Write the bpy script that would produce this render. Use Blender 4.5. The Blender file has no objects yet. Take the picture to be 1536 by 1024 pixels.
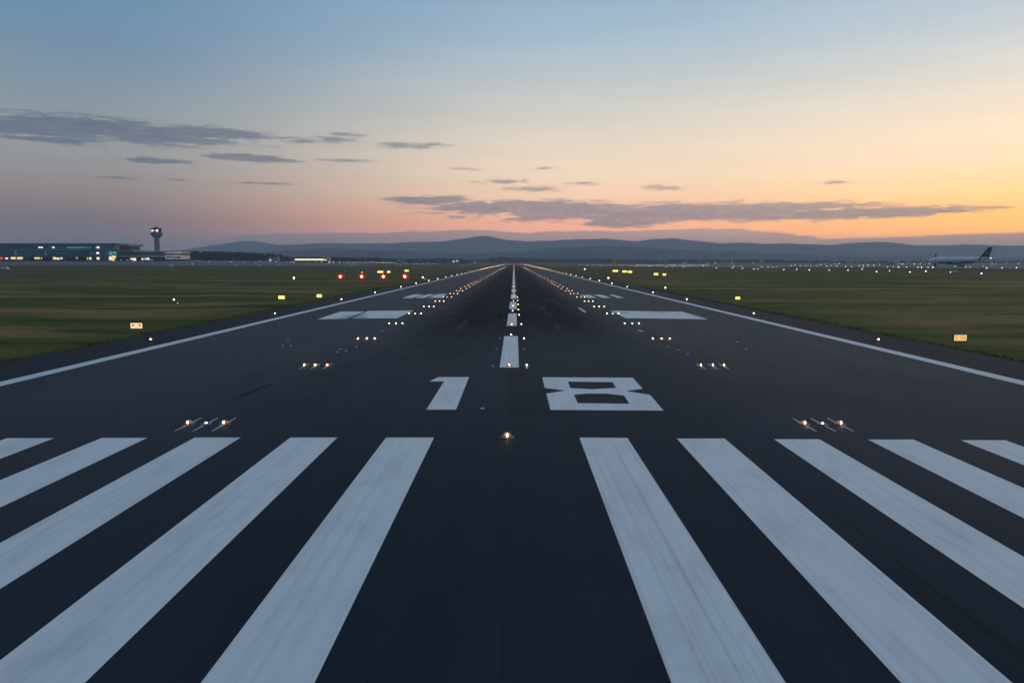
import bpy, bmesh, math, random
from mathutils import Vector, Matrix, Euler
R = math.radians
random.seed(18)
sc = bpy.context.scene
COL = sc.collection

# ------------------------------------------------------------------ camera
F = 1066.67                      # focal length in photo pixels (1536 wide) = 25 mm on 36 mm
CAMH = 6.5
cam = bpy.data.cameras.new("camera"); camo = bpy.data.objects.new("camera", cam)
COL.objects.link(camo); sc.camera = camo
cam.lens = 25; cam.sensor_width = 36; cam.clip_start = .1; cam.clip_end = 90000
camo.location = (0, 0, CAMH); camo.rotation_euler = (R(90 - 6.34), 0, R(.16))
CM = Euler((R(90 - 6.34), 0, R(.16))).to_matrix()
def ray(px, py): return (CM @ Vector(((px - 768) / F, (512 - py) / F, -1))).normalized()
def at(px, py, z=0.0):           # point of the ground plane
    d = ray(px, py); t = (z - CAMH) / d.z
    return Vector((d.x * t, d.y * t, z))
def W(px, py, Y):                # point at distance Y along the runway
    d = ray(px, py); t = Y / d.y
    return Vector((d.x * t, Y, CAMH + d.z * t))

# ------------------------------------------------------------------ helpers
def tag(o, label=None, cat=None, group=None, kind=None):
    if label: o["label"] = label
    if cat: o["category"] = cat
    if group: o["group"] = group
    if kind: o["kind"] = kind
    return o
def empty(name, loc, rz=0):
    o = bpy.data.objects.new(name, None); COL.objects.link(o)
    o.location = loc; o.rotation_euler.z = rz; o.empty_display_size = .3
    return o
class MB:
    def __init__(s): s.v = []; s.f = []; s.sm = []
    def add(s, vs, fs, smooth=False):
        b = len(s.v); s.v += [tuple(v) for v in vs]
        for f in fs: s.f.append(tuple(b + i for i in f)); s.sm.append(smooth)
        return s
    def box(s, x0, x1, y0, y1, z0, z1):
        return s.add([(x0,y0,z0),(x1,y0,z0),(x1,y1,z0),(x0,y1,z0),(x0,y0,z1),(x1,y0,z1),(x1,y1,z1),(x0,y1,z1)],
                     [(0,3,2,1),(4,5,6,7),(0,1,5,4),(1,2,6,5),(2,3,7,6),(3,0,4,7)])
    def lathe(s, prof, n=16, cx=0, cy=0, smooth=True, cap=True, rot=0):
        vs = []; fs = []
        for r, z in prof:
            for k in range(n):
                a = 2 * math.pi * k / n + rot; vs.append((cx + r * math.cos(a), cy + r * math.sin(a), z))
        for i in range(len(prof) - 1):
            for k in range(n):
                k2 = (k + 1) % n; fs.append((i*n+k, i*n+k2, (i+1)*n+k2, (i+1)*n+k))
        s.add(vs, fs, smooth)
        if cap:
            b = len(s.v) - len(vs)
            s.f.append(tuple(b + k for k in reversed(range(n)))); s.sm.append(False)
            e = b + (len(prof) - 1) * n
            s.f.append(tuple(e + k for k in range(n))); s.sm.append(False)
        return s
    def tube(s, p, q, r, n=8, r2=None):
        p = Vector(p); q = Vector(q); d = (q - p).normalized()
        u = d.orthogonal().normalized(); w = d.cross(u); r2 = r if r2 is None else r2
        vs = [p + (u*math.cos(2*math.pi*k/n) + w*math.sin(2*math.pi*k/n))*r for k in range(n)]
        vs += [q + (u*math.cos(2*math.pi*k/n) + w*math.sin(2*math.pi*k/n))*r2 for k in range(n)]
        fs = [(k, (k+1)%n, n+(k+1)%n, n+k) for k in range(n)] + [tuple(reversed(range(n))), tuple(range(n, 2*n))]
        return s.add(vs, fs, True)
    def prism(s, pts, y0, y1):   # outline in x,z extruded along y
        n = len(pts)
        vs = [(x, y0, z) for x, z in pts] + [(x, y1, z) for x, z in pts]
        fs = [tuple(range(n)), tuple(reversed(range(n, 2*n)))] + [(k, n+k, n+(k+1)%n, (k+1)%n) for k in range(n)]
        return s.add(vs, fs)
    def build(s, name, m, parent=None):
        me = bpy.data.meshes.new(name); me.from_pydata(s.v, [], s.f); me.update()
        me.polygons.foreach_set("use_smooth", s.sm)
        if m: me.materials.append(m)
        o = bpy.data.objects.new(name, me); COL.objects.link(o)
        if parent: o.parent = parent
        return o
def copy_tree(o, parent=None):
    c = o.copy(); COL.objects.link(c)
    if parent: c.parent = parent
    for ch in [x for x in o.children]:
        d = ch.copy(); COL.objects.link(d); d.parent = c
        for g in ch.children:
            e = g.copy(); COL.objects.link(e); e.parent = d
    return c
ONES = "zeroth first second third fourth fifth sixth seventh eighth ninth tenth eleventh twelfth thirteenth fourteenth fifteenth sixteenth seventeenth eighteenth nineteenth".split()
TENS = {20: ("twentieth", "twenty"), 30: ("thirtieth", "thirty"), 40: ("fortieth", "forty")}
def ordinal(n):
    if n < 20: return ONES[n]
    t = n // 10 * 10
    return TENS[t][0] if n == t else TENS[t][1] + "-" + ONES[n - t]

# ------------------------------------------------------------------ materials
class NT:
    def __init__(s, tree): s.t = tree; s.n = tree.nodes; s.l = tree.links
    def node(s, typ, **kw):
        n = s.n.new(typ)
        for k, v in kw.items(): setattr(n, k, v)
        return n
    def put(s, sock, v):
        if hasattr(v, "links") or isinstance(v, bpy.types.NodeSocket): s.l.new(v, sock)
        else: sock.default_value = v
    def math(s, op, a, b=None, c=None, clamp=False):
        n = s.node("ShaderNodeMath", operation=op, use_clamp=clamp)
        for i, v in enumerate((a, b, c)):
            if v is not None: s.put(n.inputs[i], v)
        return n.outputs[0]
    def vmath(s, op, a, b=None, c=None):
        n = s.node("ShaderNodeVectorMath", operation=op)
        for i, v in enumerate((a, b, c)):
            if v is not None: s.put(n.inputs[i], v)
        return n.outputs["Value"] if op in ("LENGTH", "DOT_PRODUCT") else n.outputs[0]
    def noise(s, vec, scale, detail=4, rough=.55, dim="3D"):
        n = s.node("ShaderNodeTexNoise"); n.noise_dimensions = dim
        s.put(n.inputs["Vector"], vec); n.inputs["Scale"].default_value = scale
        n.inputs["Detail"].default_value = detail; n.inputs["Roughness"].default_value = rough
        return n
    def smooth(s, v, a, b, lo=0., hi=1.):
        n = s.node("ShaderNodeMapRange", interpolation_type="SMOOTHSTEP")
        s.put(n.inputs[0], v); n.inputs[1].default_value = a; n.inputs[2].default_value = b
        n.inputs[3].default_value = lo; n.inputs[4].default_value = hi
        return n.outputs[0]
    def lin(s, v, a, b, lo=0., hi=1.):
        n = s.node("ShaderNodeMapRange"); s.put(n.inputs[0], v)
        n.inputs[1].default_value = a; n.inputs[2].default_value = b
        n.inputs[3].default_value = lo; n.inputs[4].default_value = hi
        return n.outputs[0]
    def mix(s, f, a, b, mode="MIX"):
        n = s.node("ShaderNodeMix", data_type="RGBA", blend_type=mode)
        s.put(n.inputs[0], f); s.put(n.inputs[6], a); s.put(n.inputs[7], b)
        return n.outputs[2]
    def scale(s, vec, x, y, z=1.): return s.vmath("MULTIPLY", vec, (x, y, z))
    def ramp(s, f, stops):
        n = s.node("ShaderNodeValToRGB"); s.put(n.inputs[0], f); cr = n.color_ramp
        while len(cr.elements) < len(stops): cr.elements.new(.5)
        for e, (p, c) in zip(cr.elements, stops): e.position = p; e.color = (*c[:3], 1)
        return n.outputs[0]
def new_mat(name):
    m = bpy.data.materials.new(name); m.use_nodes = True
    t = NT(m.node_tree); b = m.node_tree.nodes["Principled BSDF"]
    return m, t, b
def lin3(r, g, b):
    f = lambda c: (c/255/12.92) if c/255 <= .04045 else ((c/255+.055)/1.055)**2.4
    return (f(r), f(g), f(b))
def plain(name, col, rough=.6, metal=0., var=.25, scale=1.5, spec=.5):
    m, t, b = new_mat(name)
    oc = t.node("ShaderNodeTexCoord").outputs["Object"]
    n = t.noise(oc, scale, 5).outputs[0]
    c = t.mix(t.smooth(n, .3, .7), tuple(x*(1-var) for x in col)+(1,), tuple(min(1,x*(1+var*.6)) for x in col)+(1,))
    t.l.new(c, b.inputs["Base Color"]); b.inputs["Roughness"].default_value = rough
    b.inputs["Metallic"].default_value = metal; b.inputs["Specular IOR Level"].default_value = spec
    return m
def glazed(name, col, pitch):
    m = plain(name, col, .22, var=.35, scale=.09, spec=.35); t = NT(m.node_tree); b = t.n["Principled BSDF"]
    old = b.inputs["Base Color"].links[0].from_socket
    sx = t.node("ShaderNodeSeparateXYZ"); t.l.new(t.node("ShaderNodeTexCoord").outputs["Object"], sx.inputs[0])
    k = t.math("LESS_THAN", t.math("FRACT", t.math("DIVIDE", t.math("ADD", sx.outputs[0], 5000.), pitch)), .07)
    t.l.new(t.mix(k, old, (.09,.15,.18,1)), b.inputs["Base Color"])
    b.inputs["Emission Color"].default_value = (.10, .62, .85, 1)       # rooms lit behind the glass
    t.l.new(t.math("MULTIPLY", t.math("SUBTRACT", 1., k), t.lin(t.noise(t.node("ShaderNodeTexCoord").outputs["Object"], .06, 3).outputs[0], .35, .7, .002, .038)), b.inputs["Emission Strength"]); m.cycles.emission_sampling = 'NONE'
    return m
def emit(name, col, strength, sample=False):
    m = bpy.data.materials.new(name); m.use_nodes = True; t = NT(m.node_tree)
    t.n.remove(t.n["Principled BSDF"]); e = t.node("ShaderNodeEmission")
    e.inputs[0].default_value = (*col, 1); e.inputs[1].default_value = strength
    t.l.new(e.outputs[0], t.n["Material Output"].inputs[0])
    m.cycles.emission_sampling = 'FRONT_BACK' if sample else 'NONE'
    return m

def asphalt_mat(name, shoulder=False):
    m, t, b = new_mat(name)
    oc = t.node("ShaderNodeTexCoord").outputs["Object"]
    sx = t.node("ShaderNodeSeparateXYZ"); t.l.new(oc, sx.inputs[0]); X, Y = sx.outputs[0], sx.outputs[1]
    fine = t.noise(oc, 22, 3, .7).outputs[0]
    mid = t.noise(t.scale(oc, 1, .45), .35, 5, .6).outputs[0]
    big = t.noise(t.scale(oc, 1, .35), .045, 4).outputs[0]
    streak = t.noise(t.scale(oc, 1.1, .012), 1.0, 5, .62).outputs[0]
    val = t.math("MULTIPLY", t.lin(fine, .2, .8, .76, 1.24), t.lin(mid, .2, .8, .78, 1.22))
    val = t.math("MULTIPLY", val, t.lin(big, .25, .75, .86, 1.14))
    if not shoulder:
        ax = t.math("ABSOLUTE", t.math("ADD", X, t.lin(mid, 0, 1, -2.2, 2.2)))
        inner = t.smooth(ax, 5.5, 13.5, 1, 0)
        along = t.math("MULTIPLY", t.smooth(Y, 40, 95, .05, 1), t.smooth(Y, 600, 1500, 1, .35))
        rub = t.math("MULTIPLY", t.math("MULTIPLY", inner, along), t.smooth(streak, .25, .72, .70, 1))
        val = t.math("MULTIPLY", val, t.lin(streak, .2, .8, .88, 1.12))
        col = t.ramp(t.smooth(ax, 8, 17), [(0, (.029,.039,.051)), (1, (.043,.045,.055))])
        col = t.mix(rub, col, (.007,.012,.018,1))
        # pale scuffs running along the landing zone
        sc1 = t.noise(t.scale(oc, .8, .045), 1.0, 6, .7).outputs[0]
        zone = t.math("MULTIPLY", t.smooth(ax, 1, 4), t.smooth(ax, 7, 10, 1, 0))
        zone = t.math("MULTIPLY", zone, t.math("MULTIPLY", t.smooth(Y, 58, 75), t.smooth(Y, 120, 260, 1, 0)))
        col = t.mix(t.math("MULTIPLY", t.smooth(sc1, .54, .70), t.math("MULTIPLY", zone, .7)), col, (.10,.115,.135,1))
        # dark tyre marks
        tm = t.noise(t.scale(oc, 2.2, .02), 1.0, 4, .6).outputs[0]
        col = t.mix(t.math("MULTIPLY", t.smooth(tm, .60, .72), t.math("MULTIPLY", t.smooth(ax, 9, 13, 1, 0), .55)), col, (.010,.012,.016,1))
        # long paving joints
        fr = t.math("ABSOLUTE", t.math("SUBTRACT", t.math("FRACT", t.math("DIVIDE", t.math("ADD", X, 45.22), 7.5)), .0))
        j = t.math("LESS_THAN", fr, .006)
        lane = t.math("GREATER_THAN", X, -.2)
        col = t.mix(t.math("MULTIPLY", j, t.smooth(mid, .35, .6, .08, .35)), col, (.013,.015,.019,1))
        col = t.mix(t.math("MULTIPLY", t.math("MULTIPLY", lane, t.math("LESS_THAN", X, 1.6)), t.math("MULTIPLY", t.smooth(Y, 29.5, 30, 0, 1), t.smooth(Y, 43, 43.4, .35, 0))), col, (.020,.024,.031,1))
        # crack sealing
        vo = t.node("ShaderNodeTexVoronoi", feature="DISTANCE_TO_EDGE"); t.put(vo.inputs["Vector"], t.vmath("ADD", t.scale(oc, .05, .022), t.scale(t.noise(oc, .12, 2).outputs[1], .03, .03)))
        vo.inputs["Scale"].default_value = 1
        # resurfaced patches, slightly lighter or darker
        pt = t.node("ShaderNodeTexVoronoi", feature="F1", distance="CHEBYCHEV"); t.put(pt.inputs["Vector"], t.scale(oc, .16, .055)); pt.inputs["Scale"].default_value = 1
        pc_ = t.node("ShaderNodeSeparateXYZ"); t.l.new(pt.outputs["Color"], pc_.inputs[0])
        val = t.math("MULTIPLY", val, t.lin(pc_.outputs[0], 0, 1, .90, 1.10))
        spk = t.noise(oc, 9, 2, .5).outputs[0]
        col = t.mix(t.math("MULTIPLY", t.smooth(spk, .70, .76), .5), col, (.075,.085,.10,1))
        cr = t.math("MULTIPLY", t.smooth(vo.outputs["Distance"], 0, .0025, 1, 0), .0)
        col = t.mix(cr, col, (.012,.014,.018,1))
    else:
        col = t.mix(t.smooth(streak, .3, .7), (.017,.022,.034,1), (.025,.028,.039,1))
    c = t.mix(1., col, t.node("ShaderNodeCombineColor").outputs[0], "MULTIPLY")
    cc = c.node; comb = [n for n in t.n if n.bl_idname == "ShaderNodeCombineColor"][-1]
    for i in range(3): t.l.new(val, comb.inputs[i])
    t.l.new(c, b.inputs["Base Color"])
    t.l.new(t.lin(mid, .2, .8, .62, .8), b.inputs["Roughness"])
    if shoulder: b.inputs["Specular IOR Level"].default_value = .07
    else:
        keep = t.math("SUBTRACT", 1., t.math("MULTIPLY", t.smooth(ax, 6, 15, 1, 0), t.smooth(Y, 30, 80, .45, .93)))
        t.l.new(t.math("MULTIPLY", t.math("MULTIPLY", keep, t.smooth(Y, 10, 70, .35, 1)), .17), b.inputs["Specular IOR Level"])
    bp = t.node("ShaderNodeBump"); bp.inputs["Strength"].default_value = .35; bp.inputs["Distance"].default_value = .012
    t.l.new(t.noise(oc, 30, 4, .7).outputs[0], bp.inputs["Height"]); t.l.new(bp.outputs[0], b.inputs["Normal"])
    return m

def paint_mat(name, groove=.25, smudge=0., tint=(.86,.86,.86)):
    m, t, b = new_mat(name)
    oc = t.node("ShaderNodeTexCoord").outputs["Object"]
    mid = t.noise(t.scale(oc, 1, .35), 1.1, 6, .65).outputs[0]
    lines = t.noise(t.scale(oc, 7.5, .035), 1.0, 4, .6).outputs[0]
    lines2 = t.noise(t.scale(oc, 22, .25), 1.0, 3, .6).outputs[0]
    fine = t.noise(oc, 34, 4, .75).outputs[0]
    worn = t.math("ADD", t.math("MULTIPLY", t.smooth(mid, .42, .78), .20), t.math("MULTIPLY", t.smooth(lines, .45, .75), groove))
    worn = t.math("ADD", worn, t.math("MULTIPLY", t.smooth(lines2, .5, .8), groove * .45))
    worn = t.math("ADD", worn, t.math("MULTIPLY", t.smooth(fine, .55, .8), .16))
    if smudge:
        sm = t.noise(t.scale(oc, .22, .10), 1.0, 3, .5).outputs[0]
        worn = t.math("ADD", worn, t.math("MULTIPLY", t.smooth(sm, .48, .66), smudge))
    chip = t.smooth(t.noise(oc, 5.5, 6, .8).outputs[0], .69, .74)
    worn = t.math("MAXIMUM", worn, t.math("MULTIPLY", chip, .55), clamp=True)
    c = t.mix(worn, (*tint, 1), (.13, .15, .19, 1))
    t.l.new(c, b.inputs["Base Color"]); b.inputs["Roughness"].default_value = .55
    b.inputs["Specular IOR Level"].default_value = .35
    bp = t.node("ShaderNodeBump"); bp.inputs["Strength"].default_value = .25; bp.inputs["Distance"].default_value = .01
    t.l.new(fine, bp.inputs["Height"]); t.l.new(bp.outputs[0], b.inputs["Normal"])
    return m

def grass_mat(name):
    m, t, b = new_mat(name)
    oc = t.node("ShaderNodeTexCoord").outputs["Object"]
    wp = t.vmath("ADD", oc, t.scale(t.noise(oc, .02, 3).outputs[1], 60, 34, 0))
    band = t.noise(t.scale(wp, .011, .060), 1.0, 6, .62).outputs[0]
    big = t.noise(t.scale(oc, .004, .009), 1.0, 4).outputs[0]
    fine = t.noise(t.scale(oc, .5, 1), 1.6, 6, .7).outputs[0]
    sx = t.node("ShaderNodeSeparateXYZ"); t.l.new(oc, sx.inputs[0]); ax = t.math("ABSOLUTE", sx.outputs[0])
    edge = t.smooth(t.math("ADD", ax, t.lin(fine, 0, 1, -3, 3)), 33, 47, 1, 0)    # watered, mown green beside the pavement
    dry = t.math("MULTIPLY", t.smooth(band, .43, .57), t.math("SUBTRACT", 1., t.math("MULTIPLY", edge, .85)))
    col = t.mix(dry, (.075,.086,.013,1), (.23,.150,.055,1))
    col = t.mix(t.smooth(big, .5, .68), col, t.mix(.5, col, (.045,.060,.030,1)))
    dk = t.noise(t.scale(wp, .012, .10), 1.3, 4, .6).outputs[0]
    col = t.mix(t.smooth(dk, .52, .62, 0, .75), col, (.026,.038,.006,1))
    far = t.smooth(sx.outputs[1], 190, 420)
    col = t.mix(t.math("MULTIPLY", far, .65), col, (.070,.068,.018,1))
    col = t.mix(1., col, t.ramp(fine, [(.25, (.58,.62,.58)), (.75, (1.6,1.55,1.35))]), "MULTIPLY")
    t.l.new(col, b.inputs["Base Color"]); b.inputs["Roughness"].default_value = .9
    b.inputs["Specular IOR Level"].default_value = .1
    bp = t.node("ShaderNodeBump"); bp.inputs["Strength"].default_value = .6; bp.inputs["Distance"].default_value = .25
    t.l.new(fine, bp.inputs["Height"]); t.l.new(bp.outputs[0], b.inputs["Normal"])
    return m

M = {}
M["asphalt"] = asphalt_mat("runway asphalt")
M["shoulder"] = asphalt_mat("shoulder asphalt", True)
M["paint"] = paint_mat("white paint", .16)
M["paint_grooved"] = paint_mat("grooved white paint", .30)
M["paint_smudged"] = paint_mat("rubber stained paint", .2, .55)
M["paint_line"] = paint_mat("edge line paint", .10, 0, (.80,.80,.80))
M["pale_streak"] = paint_mat("pale streak", .25, 0, (.62,.64,.68))
M["grass"] = grass_mat("airfield grass")
M["apron"] = plain("apron concrete", (.13,.13,.15), .75, var=.3, scale=.03, spec=.3)
M["metal"] = plain("grey metal", (.16,.17,.19), .5, .6)
M["dark_metal"] = plain("dark metal", (.03,.032,.036), .5, .4)
M["orange_metal"] = plain("amber painted metal", (.30,.12,.03), .5)
M["white"] = plain("white painted metal", (.72,.73,.76), .45, var=.08)
M["pinkwhite"] = plain("white cladding", (.74,.68,.66), .6, var=.1, scale=.1)
M["tan"] = plain("tan cladding", (.42,.33,.28), .7, var=.12, scale=.1)
M["concrete"] = plain("tower concrete", (.17,.185,.21), .8, var=.15, scale=.15)
M["roof_metal"] = plain("blue grey roof sheet", (.07,.14,.19), .5, .2, var=.15, scale=.08)
M["darkwall"] = plain("dark recessed wall", (.025,.035,.05), .7, scale=.1)
M["teal_glass"] = glazed("teal glass", (.022,.13,.17), 5.1)
M["teal_glass2"] = glazed("dark teal glass", (.016,.085,.125), 5.1)
M["slab"] = plain("pale floor band", (.22,.28,.31), .6, var=.15, scale=.1)
M["black"] = plain("black rubber", (.012,.012,.013), .8)
M["glass"] = plain("dark glass", (.01,.014,.02), .12)
M["plane_white"] = plain("aircraft white paint", (.80,.82,.85), .3, var=.06, scale=.2)
M["plane_belly"] = plain("aircraft grey belly", (.16,.21,.27), .35, var=.1, scale=.2)
M["plane_fin"] = plain("dark plum fin paint", (.07,.024,.034), .4, var=.2)
M["plane_mark"] = plain("pale fin emblem", (.32,.28,.30), .5)
M["wing"] = plain("wing grey", (.10,.11,.13), .4)
M["hill"] = plain("forested hill", (.05,.062,.080), .95, var=.45, scale=.0028, spec=.05)
M["farhill"] = plain("distant hill", (.05,.05,.05), .95, var=.2, scale=.0015, spec=.05)
M["leaf"] = plain("dark foliage", (.022,.034,.022), .9, var=.45, scale=.05, spec=.1)
M["brick"] = plain("pink render", (.36,.19,.17), .8, var=.15, scale=.2)

WARM = (1.0, .66, .34)
M["warm_near"] = emit("warm runway lamp", (1., .58, .27), 42, True)
M["warm_far"] = emit("warm far runway lamp", (1., .58, .28), 14)
M["warm_mid"] = emit("dim runway lamp", (1., .74, .5), 6)
M["amber_edge"] = emit("amber runway edge lamp", (1., .46, .18), 14)
M["amber_halo"] = emit("amber lamp halo", (1., .40, .12), .36, True)  # painted halo: amber glow given to the dome around near lamp cores
M["red"] = emit("red lamp halo", (1., .03, .018), 1.15, True)  # halo of the red lamps, painted as a glowing disc
M["red_core"] = emit("red lamp filament", (1., .22, .16), 110, True)
M["red_end"] = emit("red end lamp", (1., .30, .12), 7)
M["sign_yellow"] = emit("lit yellow sign face", (1., .66, .16), 1.15, True)
M["sign_small"] = emit("lit small yellow sign face", (1., .72, .16), 1.7, True)
M["sign_cream"] = emit("lit cream sign face", (1., .70, .36), 1.15, True)
M["sign_gold"] = emit("lit gold sign face", (1., .62, .22), 1.1, True)
M["white_lamp"] = emit("white lamp", (.92, .95, 1.), 10)
M["white_dim"] = emit("small white lamp", (.85, .90, 1.), 8)
M["warmwhite_lamp"] = emit("warm white lamp", (1., .84, .62), 11)
M["orange_lamp"] = emit("sodium lamp", (1., .58, .24), 9)
M["blue_lamp"] = emit("blue white lamp", (.62, .70, 1.), 12)
M["cyan_lamp"] = emit("cyan lamp", (.45, .85, .95), 7)
M["win_yellow"] = emit("lit yellow window", (1., .74, .28), 1.1)
M["win_warm"] = emit("lit warm window", (1., .70, .42), 1.4)
M["win_white"] = emit("lit white window", (.95, .95, .80), 1.3)
M["win_teal"] = emit("lit teal window", (.10, .34, .42), .8)
M["win_dim"] = emit("dim lit window", (.05, .13, .16), .6)
M["win_red"] = emit("red lit window", (1., .10, .08), .8)
M["flood"] = emit("floodlight", (1., .78, .62), 900, True)
M["shed_strip"] = emit("lit shed front", (1., .87, .55), 1.35)

# ------------------------------------------------------------------ terrain
def sstep(x, a, b):
    t = max(0., min(1., (x - a) / (b - a))); return t * t * (3 - 2 * t)
def pl(x, pts):
    if x <= pts[0][0]: return pts[0][1]
    for (a, va), (b, vb) in zip(pts, pts[1:]):
        if x <= b: return va + (vb - va) * (x - a) / (b - a)
    return pts[-1][1]
def terrain(x, y):
    if x < 0:
        h = pl(y, [(150, 0), (300, .7), (570, 2.4), (800, 5.2), (1000, 8.0), (1150, 8.8), (1500, 7.5), (2200, 5), (4000, 4)])
        g = sstep(-x, 70, 480)
    else:
        h = pl(y, [(150, 0), (300, .9), (460, 2.0), (600, 2.9), (1000, 3.8), (1500, 4.6), (2200, 4.4), (4000, 4)])
        g = sstep(x, 70, 320)
    far = sstep(y, 2080, 2600) * 3.2
    z = max(h * g, far) + .05 * sstep(abs(x), 33.6, 36)
    return z - .14 * (1 - sstep(abs(x), 33.1, 33.7))
def on(x, y, dz=0.): return Vector((x, y, terrain(x, y) + dz))
def hit(px, py, dz=0.):          # where the ray comes down to dz above the terrain
    d = ray(px, py); Y = 30.
    while Y < 3000:
        p = CAMH + d.z / d.y * Y
        if p - terrain(d.x / d.y * Y, Y) <= dz: return Vector((d.x / d.y * Y, Y, p))
        Y *= 1.004
    return None
xs = sorted(set([-20000,-14000,-10000,-7000,-5000,-3500,-2500,-1800,-1400] + list(range(-1200, -340, 60)) + list(range(-340, -60, 14)) + [-60,-52,-46,-41,-38,-36,-35,-34.2,-33.7,-33.4,-33.1,-15,0]))
xs = sorted(set(xs + [-x for x in xs]))
ys = [-3000,-1200,-600,-300,-150,-60] + list(range(0, 400, 14)) + list(range(400, 1300, 25)) + list(range(1300, 2700, 60)) + [2800,3000,3300,3700,4200,5000,6000,7000,8000,9500,11000,12400]
g = MB(); nx = len(xs)
g.add([(x, y, terrain(x, y)) for y in ys for x in xs], [(j*nx+i, j*nx+i+1, (j+1)*nx+i+1, (j+1)*nx+i) for j in range(len(ys)-1) for i in range(nx-1)], True)
tag(g.build("ground", M["grass"]), kind="structure")

# aprons : sheets that follow the terrain
def sheet(name, edge_lo, edge_hi, x0, x1, nxs, m, dz=.06, nyy=40):
    s = MB(); n = 0
    for j in range(nyy + 1):
        for i in range(nxs + 1):
            x = x0 + (x1 - x0) * i / nxs; a, b = edge_lo(x), edge_hi(x); y = a + (b - a) * j / nyy
            s.v.append((x, y, terrain(x, y) + dz))
    for j in range(nyy):
        for i in range(nxs):
            s.f.append((j*(nxs+1)+i, j*(nxs+1)+i+1, (j+1)*(nxs+1)+i+1, (j+1)*(nxs+1)+i)); s.sm.append(True)
    return tag(s.build(name, m), kind="structure")
sheet("apron_pavement", lambda x: pl(x, [(-1100, 560), (-560, 590), (-330, 720), (-200, 900)]), lambda x: pl(x, [(-1100, 1200), (-420, 1200), (-200, 1120)]), -1100, -200, 90, M["apron"], .25)
sheet("taxiway_pavement", lambda x: pl(x, [(150, 860), (200, 640), (313, 470), (420, 420), (900, 380)]), lambda x: pl(x, [(150, 960), (250, 1150), (900, 1250)]), 150, 900, 90, M["apron"], .25)

# ------------------------------------------------------------------ runway
RL = 2060
rw = MB().add([(-28.2,-300,0),(28.2,-300,0),(28.2,RL,0),(-28.2,RL,0)], [(0,1,2,3)]).build("runway", M["asphalt"]); tag(rw, kind="structure")
for s in (-1, 1):
    xa, xb = sorted((28.2*s, 33.6*s)); mb = MB(); ny = 300
    rr = random.Random(3+s)
    for k in range(ny + 1):      # ragged turf edge
        y = -300 + (RL + 300) * (k / ny) ** 1.5; e = 33.35 + rr.uniform(-.28, .28)
        mb.v += [(28.2*s, y, -.006), (e*s, y, -.02)]
    for k in range(ny):
        q = (2*k, 2*k+1, 2*k+3, 2*k+2); mb.f.append(q if s > 0 else q[::-1]); mb.sm.append(False)
    tag(mb.build("runway_shoulder", M["shoulder"]), kind="structure")
def marking(name, polys, m, z=.004, label=None):
    mb = MB()
    for p in polys: mb.add([(v[0], v[1], z) for v in p], [tuple(range(len(p)))])
    o = mb.build(name, m, rw)
    if o.data.polygons[0].normal.z < 0: o.data.flip_normals()
    if label: o["label"] = label
    return o
def pxpoly(pts): return [at(*p) for p in pts]
def stripe(tl, tr, bl, br, m):   # corner pixels; the near end is run on under the camera
    tl, tr, bl, br = at(*tl), at(*tr), at(*bl), at(*br)
    def ext(t, b): return b + (b - t) * ((b.y + 5.2) / (t.y - b.y))
    marking("threshold_stripe", [[tl, tr, ext(tr, br), ext(tl, bl)]], m)
stripe((579,656),(651,656),(301,1024),(471.5,1024), M["paint"])
stripe((435.5,656),(506,656),(0,990),(127,1024), M["paint"])
stripe((292,656),(361,656),(0,814),(0,883), M["paint"])
stripe((152.5,656.5),(221,656.5),(0,720),(0,761), M["paint"])
stripe((10.5,657),(81,657),(-60,681),(0,688), M["paint"])
stripe((869,656),(941,656.5),(1007,1024),(1179,1024), M["paint_grooved"])
stripe((1015,657.5),(1087,657.5),(1352,1024),(1519,1024), M["paint"])
stripe((1161,658.5),(1229,658.5),(1536,912),(1536,835), M["paint"])
stripe((1302,659),(1370,659),(1536,777),(1536,732), M["paint"])
stripe((1441,660),(1508,660),(1536,697.5),(1580,686), M["paint"])
stripe((-131,657.5),(-62,657.5),(-250,681),(-170,682), M["paint"])
stripe((1580,661),(1648,661),(1690,690),(1760,691), M["paint"])
C1 = lambda X, Y: at(560 + X/3.072, 470 + Y/3.072)
marking("runway_number", [[C1(258,313),C1(300,293),C1(441,293),C1(381,443),C1(244,443),C1(326,313)]], M["paint"], label="white numeral 1")
o8 = [(779,294),(1195,296),(1241,347),(1163,357),(1275,375),(1337,447),(816,444),(797,369),(885,355),(790,343)]
h1 = [(897,314),(1102,316),(1119,343),(1012,349),(907,344)]
h2 = [(924,374),(985,369),(1075,369),(1155,378),(1180,416),(942,413)]
bm = bmesh.new()
edges = []
for loop in (o8, h1, h2):
    vs = [bm.verts.new((*C1(*p)[:2], .004)) for p in loop]
    edges += [bm.edges.new((vs[i], vs[(i+1) % len(vs)])) for i in range(len(vs))]
bmesh.ops.triangle_fill(bm, use_beauty=True, use_dissolve=False, edges=edges, normal=(0, 0, 1))
me = bpy.data.meshes.new("runway_number"); bm.to_mesh(me); bm.free(); me.materials.append(M["paint"])
o = bpy.data.objects.new("runway_number", me); COL.objects.link(o); o.parent = rw; o["label"] = "white numeral 8"
# edge lines
for a, b, c, d in (((0,572.6),(250,515.2),(0,580.5),(250,519.8)), ((1536,573),(1360,532.0),(1536,581.3),(1360,537.6))):
    p, q, r_, s_ = at(*a), at(*b), at(*c), at(*d)
    xo, xi = (p.x+q.x)/2, (r_.x+s_.x)/2
    sgn = 1 if xo > 0 else -1
    marking("edge_line", [[(sgn*28.15,-280),(sgn*28.15,RL-20),(sgn*27.15,RL-20),(sgn*27.15,-280)]], M["paint_line"])
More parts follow.
